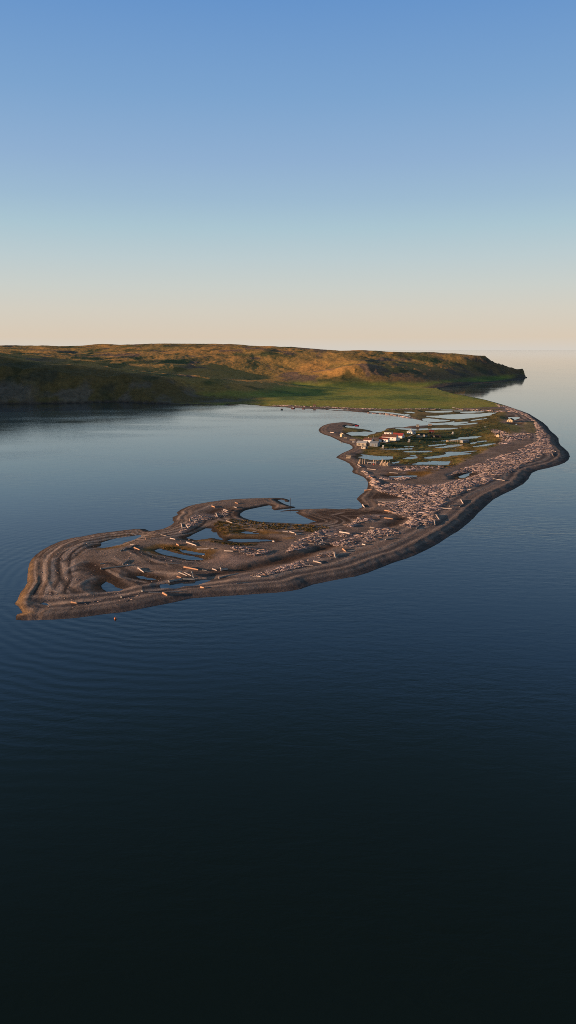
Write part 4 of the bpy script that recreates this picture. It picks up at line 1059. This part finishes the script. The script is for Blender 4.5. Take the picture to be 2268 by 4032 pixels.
LBL = {'heap': ('pale driftwood log in the heap left of the narrow green grey mud', 'driftwood logs in the left heap'),
       'slope': ('pale driftwood log in the pinkish drift below the mud hollow', 'driftwood logs in the slope drift'),
       'berm': ('pale driftwood log in the thin line along the outer berm', 'driftwood logs along the outer berm'),
       'pondbank': ('pale driftwood log in the small tangle above the brown channel', 'driftwood logs in the pond bank tangle'),
       'neck': ('pale driftwood log in the drift across the top of the mud hollow', 'driftwood logs above the mud hollow'),
       'bank': ('pale driftwood log in the jumble along the neck and lagoon bank', 'driftwood logs along the neck'),
       'main': ('pale driftwood log in the dense tangle across the middle of the spit', 'driftwood logs in the dense tangle')}
def scatter(k, num, seed):
    P = pts(WZ[k], .9); xs = [p[0] for p in P]; ys = [p[1] for p in P]
    rs = np.random.RandomState(seed); ox, oy = [], []
    while len(ox) < num:
        x = rs.uniform(min(xs), max(xs), 4000).astype(np.float32); y = rs.uniform(min(ys), max(ys), 4000).astype(np.float32)
        dens = fbm(x / 12, y / 12, 131 + seed, 3)
        m = inside(x, y, P) & (dens > rs.uniform(-.35, .4, 4000)) & (gz_many(x, y) > .12)
        ox += list(x[m]); oy += list(y[m])
    return ox[:num], oy[:num]
budget = 298 - hand
share = {'heap': .27, 'slope': .25, 'berm': .17, 'pondbank': .11, 'neck': .07, 'bank': .13}
done = 0
for k, s_ in share.items():
    num = int(budget * s_)
    xs, ys = scatter(k, num, 3 + len(k))
    for x, y in zip(xs, ys):
        a = rnd.gauss(.25, .75); Ln = rnd.uniform(1.6, 4.6); r_ = rnd.uniform(.09, .17)
        if k == 'berm': Ln, r_ = Ln * .6, r_ * .75
        place_log(x - math.cos(a) * Ln / 2, y - math.sin(a) * Ln / 2, x + math.cos(a) * Ln / 2, y + math.sin(a) * Ln / 2, r_, *LBL[k],
                  mat=rnd.choice(['log', 'log', 'log', 'log_grey', 'log_warm']), lift=rnd.choice([0, 0, .25, .5]), tilt=rnd.uniform(-.08, .08))
        done += 1
# the rest of the drift: uncountable, one object
LV, LF, LC = [], [], []
base_n = 6
def many(k, num, lmin, lmax, rmin, rmax, seed, ang=.2, spread=.8, pile=.7):
    xs, ys = scatter(k, num, seed)
    rs = random.Random(seed)
    for x, y in zip(xs, ys):
        a = rs.gauss(ang, spread); Ln = lmin + (lmax - lmin) * rs.random() ** 2; r_ = rs.uniform(rmin, rmax) * (.6 + .4 * Ln / lmax)
        z = max(gz(x, y), 0) + r_ * .8 + pile * rs.random() ** 2
        ca, sa = math.cos(a), math.sin(a); tl = rs.uniform(-.1, .1) * min(1, pile * 1.5)
        o = len(LV)
        for s_, rr in ((-.5, r_ * 1.1), (.5, r_ * .7)):
            for q_ in range(base_n):
                ph = 2 * math.pi * q_ / base_n
                LV.append((x + ca * Ln * s_ - sa * math.cos(ph) * rr, y + sa * Ln * s_ + ca * math.cos(ph) * rr, z + math.sin(ph) * rr + tl * Ln * s_))
        LF.append([o + 5, o + 4, o + 3, o + 2, o + 1, o]); LF.append([o + 6 + i for i in range(6)])
        for i in range(6): LF.append([o + i, o + (i + 1) % 6, o + 6 + (i + 1) % 6, o + 6 + i])
        v = rs.uniform(.55, 1.35); w = rs.random()
        c_ = (.36 * v * (1 + .12 * w), .30 * v, .30 * v * (1.12 - .3 * w), 1)
        LC.extend([c_] * 12)
many('main', 7000, .9, 5.5, .06, .17, 1, pile=.5)
many('band', 8600, .9, 5.5, .06, .16, 2, pile=.45)
many('main', 300, 3.5, 9, .14, .25, 21, pile=.8)
many('band', 240, 3.5, 9, .14, .24, 22, pile=.8)
many('heap', 700, .8, 4, .05, .15, 3, pile=.45)
many('slope', 900, .8, 4, .05, .15, 4, pile=.45)
many('berm', 800, .7, 2.6, .05, .12, 5, pile=.2)
many('neck', 150, 1.2, 5, .08, .22, 6)
many('pondbank', 110, 1.2, 5, .08, .22, 7)
many('bank', 260, .7, 3.5, .05, .14, 8, pile=.25)
WZ['hook'] = 'A 480,620 560,420 900,270 1449,170 B 560,480 700,440 1000,400 1150,500 1449,560 1449,800 1000,1000 600,1080 700,1180 A 1449,1000 900,1060 560,1040 470,850'
many('hook', 420, .35, 1.4, .04, .1, 16, pile=.05)
many('turf', 200, 1.5, 7, .12, .28, 9, pile=.3)
many('strip', 220, 1.5, 7, .12, .3, 10, pile=.4)
many('shore', 170, 1.5, 7, .15, .35, 11)
many('yard', 520, 1.5, 7, .13, .3, 12, pile=.4)
many('backband', 320, 1.5, 8, .15, .4, 13, pile=.3)
many('farbeach', 420, 1.5, 9, .2, .5, 14, 0, .4, pile=.4)
many('bar', 160, 1.5, 8, .2, .5, 15, -.4, .4, pile=.4)
LVa = np.array(LV, np.float32)
flat = np.array([i for f in LF for i in f], np.int32); tot = np.array([len(f) for f in LF]); st_ = np.concatenate([[0], np.cumsum(tot)[:-1]])
me = raw_mesh('driftwood', LVa, flat, st_, tot)
ca_ = me.color_attributes.new('wood', 'FLOAT_COLOR', 'POINT'); ca_.data.foreach_set('color', np.array(LC, np.float32).ravel())
dm, nt, b = new_mat('drift'); L = nt.links
vc = node(nt, 'ShaderNodeVertexColor', _layer_name='wood')
geo = node(nt, 'ShaderNodeNewGeometry'); nz = node(nt, 'ShaderNodeTexNoise', Scale=2.0, Detail=4.0); L.new(geo.outputs['Position'], nz.inputs['Vector'])
mr = node(nt, 'ShaderNodeMapRange'); mr.inputs[1].default_value = .3; mr.inputs[2].default_value = .7; mr.inputs[3].default_value = .75; mr.inputs[4].default_value = 1.25; L.new(nz.outputs['Fac'], mr.inputs[0])
mx = node(nt, 'ShaderNodeMix', _data_type='RGBA', _blend_type='MULTIPLY'); mx.inputs[0].default_value = 1
L.new(vc.outputs['Color'], mx.inputs[6]); L.new(mr.outputs[0], mx.inputs[7]); L.new(mx.outputs[2], b.inputs['Base Color'])
b.inputs['Roughness'].default_value = .9; b.inputs['Specular IOR Level'].default_value = .15
me.materials.append(dm)
o = bpy.data.objects.new('driftwood', me); C.objects.link(o); o['kind'] = 'stuff'
o['label'] = 'dense litter of pale driftwood covering the spit'

# ------------------------------------------------------------------ tussocks: uncountable grass
TV, TF, TC = [], [], []
def tussock(s, num, seed, hmin, hmax, cols_):
    P = pts(s, .7); xs = [p[0] for p in P]; ys = [p[1] for p in P]; rs = random.Random(seed); k = 0
    while k < num:
        x, y = rs.uniform(min(xs), max(xs)), rs.uniform(min(ys), max(ys))
        if not inside(np.array([x]), np.array([y]), P)[0]: continue
        z = gz(x, y)
        if z < .08: k += .2; continue
        k += 1
        r0 = rs.uniform(.35, .9); hh = rs.uniform(hmin, hmax); c_ = rs.choice(cols_); v = rs.uniform(.7, 1.25)
        for q_ in range(16):
            a = rs.uniform(0, 6.283); rr = r0 * math.sqrt(rs.random()); bx_, by_ = x + rr * math.cos(a), y + rr * math.sin(a)
            t1 = rs.uniform(0, 6.283); w = .16; le = rr * .7; o = len(TV); h_ = hh * (1.15 - .6 * rr / r0) * rs.uniform(.7, 1.2)
            TV.extend([(bx_ - w * math.cos(t1), by_ - w * math.sin(t1), z - .05), (bx_ + w * math.cos(t1), by_ + w * math.sin(t1), z - .05), (bx_ + le * math.cos(a), by_ + le * math.sin(a), z + h_)])
            TF.append((o, o + 1, o + 2)); TC.extend([(c_[0] * v, c_[1] * v, c_[2] * v, 1)] * 3)
straw = [(.24, .165, .075), (.19, .125, .045), (.13, .095, .03), (.085, .075, .028)]
tussock("C 430,350 520,345 700,365 950,395 1250,405 1449,415 1449,500 1200,470 900,470 760,460 600,440 480,400", 300, 1, .4, .9, straw)
tussock("C 260,400 330,365 440,385 640,460 560,490 480,520 380,530 330,480", 120, 2, .3, .7, straw[1:])
tussock("C 200,600 420,620 700,640 820,650 700,680 420,660", 90, 3, .3, .7, straw[1:])
tussock("D 0,720 200,720 330,750 180,780 0,800", 60, 4, .3, .8, straw)
tussock("B 850,600 1060,610 1300,655 1180,650 960,640", 50, 5, .3, .6, straw[1:])
tussock(GRASS, 2600, 6, .3, .8, straw[1:] + [(.06, .06, .022), (.05, .055, .02)])
tussock("E 0,170 430,170 560,130 620,160 500,200 300,210 0,200", 160, 7, .3, .8, straw)
me = bpy.data.meshes.new('grass'); me.from_pydata(TV, [], TF); me.update()
ca_ = me.color_attributes.new('wood', 'FLOAT_COLOR', 'POINT'); ca_.data.foreach_set('color', np.array(TC, np.float32).ravel())
me.materials.append(dm)
o = bpy.data.objects.new('grass', me); C.objects.link(o); o['kind'] = 'stuff'; o['label'] = 'straw coloured tussocks of grass on the spit'

# ------------------------------------------------------------------ light and sky
SUN_EL, SUN_AZ = R(7.0), R(180 + 9)      # azimuth of the sun measured from +x: to the left of the view
sd = Vector((math.cos(SUN_AZ) * math.cos(SUN_EL), math.sin(SUN_AZ) * math.cos(SUN_EL), math.sin(SUN_EL)))
sl = bpy.data.lights.new('sun', 'SUN'); sl.energy = 5.0; sl.angle = R(.55); sl.color = (1, .64, .38)
so = bpy.data.objects.new('sun', sl); C.objects.link(so); so.rotation_euler = sd.to_track_quat('Z', 'Y').to_euler(); so.location = (-600, 300, 400)
w = bpy.data.worlds.new('World'); scene.world = w; w.use_nodes = True
nt = w.node_tree; L = nt.links
for nd in list(nt.nodes): nt.nodes.remove(nd)
out = node(nt, 'ShaderNodeOutputWorld')
sky = node(nt, 'ShaderNodeTexSky', _sky_type='NISHITA', _sun_disc=False, _sun_elevation=SUN_EL, _sun_rotation=math.atan2(sd.x, sd.y), _air_density=1.0, _dust_density=.6, _ozone_density=1.5)
bg1 = node(nt, 'ShaderNodeBackground', Strength=.10); L.new(sky.outputs[0], bg1.inputs[0])
tc = node(nt, 'ShaderNodeTexCoord'); sx = node(nt, 'ShaderNodeSeparateXYZ'); L.new(tc.outputs['Generated'], sx.inputs[0])
cr = node(nt, 'ShaderNodeValToRGB'); L.new(sx.outputs['Z'], cr.inputs[0])
stops = [(0, (214, 207, 197)), (.9, (218, 203, 184)), (2.9, (212, 207, 195)), (4.5, (203, 208, 203)), (6.5, (189, 205, 209)), (8.6, (172, 199, 211)), (10.5, (158, 188, 211)),
         (13, (145, 177, 211)), (17, (125, 165, 208)), (22.4, (103, 149, 204)), (30, (72, 106, 132)), (44, (52, 68, 74)), (60, (62, 76, 84)), (90, (84, 98, 112))]
el = cr.color_ramp.elements
while len(el) < len(stops): el.new(.5)
for e_, (a, c_) in zip(el, stops):
    e_.position = math.sin(R(a)); e_.color = lin(*c_)
bg2 = node(nt, 'ShaderNodeBackground', Strength=.66); L.new(cr.outputs[0], bg2.inputs[0])
ms = node(nt, 'ShaderNodeMixShader'); ms.inputs[0].default_value = .96
L.new(bg1.outputs[0], ms.inputs[1]); L.new(bg2.outputs[0], ms.inputs[2]); L.new(ms.outputs[0], out.inputs[0])

# ------------------------------------------------------------------ camera and render settings
cam = bpy.data.cameras.new('camera'); co = bpy.data.objects.new('camera', cam); C.objects.link(co)
co.location = (0, 0, H); co.rotation_euler = (math.pi / 2 - TH, 0, 0)
cam.sensor_fit = 'VERTICAL'; cam.sensor_height = 36; cam.sensor_width = 36; cam.lens = F / 4032 * 36
cam.clip_start = 1; cam.clip_end = 300000
scene.camera = co
scene.view_settings.view_transform = 'Standard'; scene.view_settings.look = 'None'
scene.view_settings.exposure = .6; scene.view_settings.gamma = 1
scene.cycles.use_denoising = False; scene.cycles.filter_width = .9
scene.cycles.max_bounces = 6; scene.cycles.sample_clamp_indirect = 3
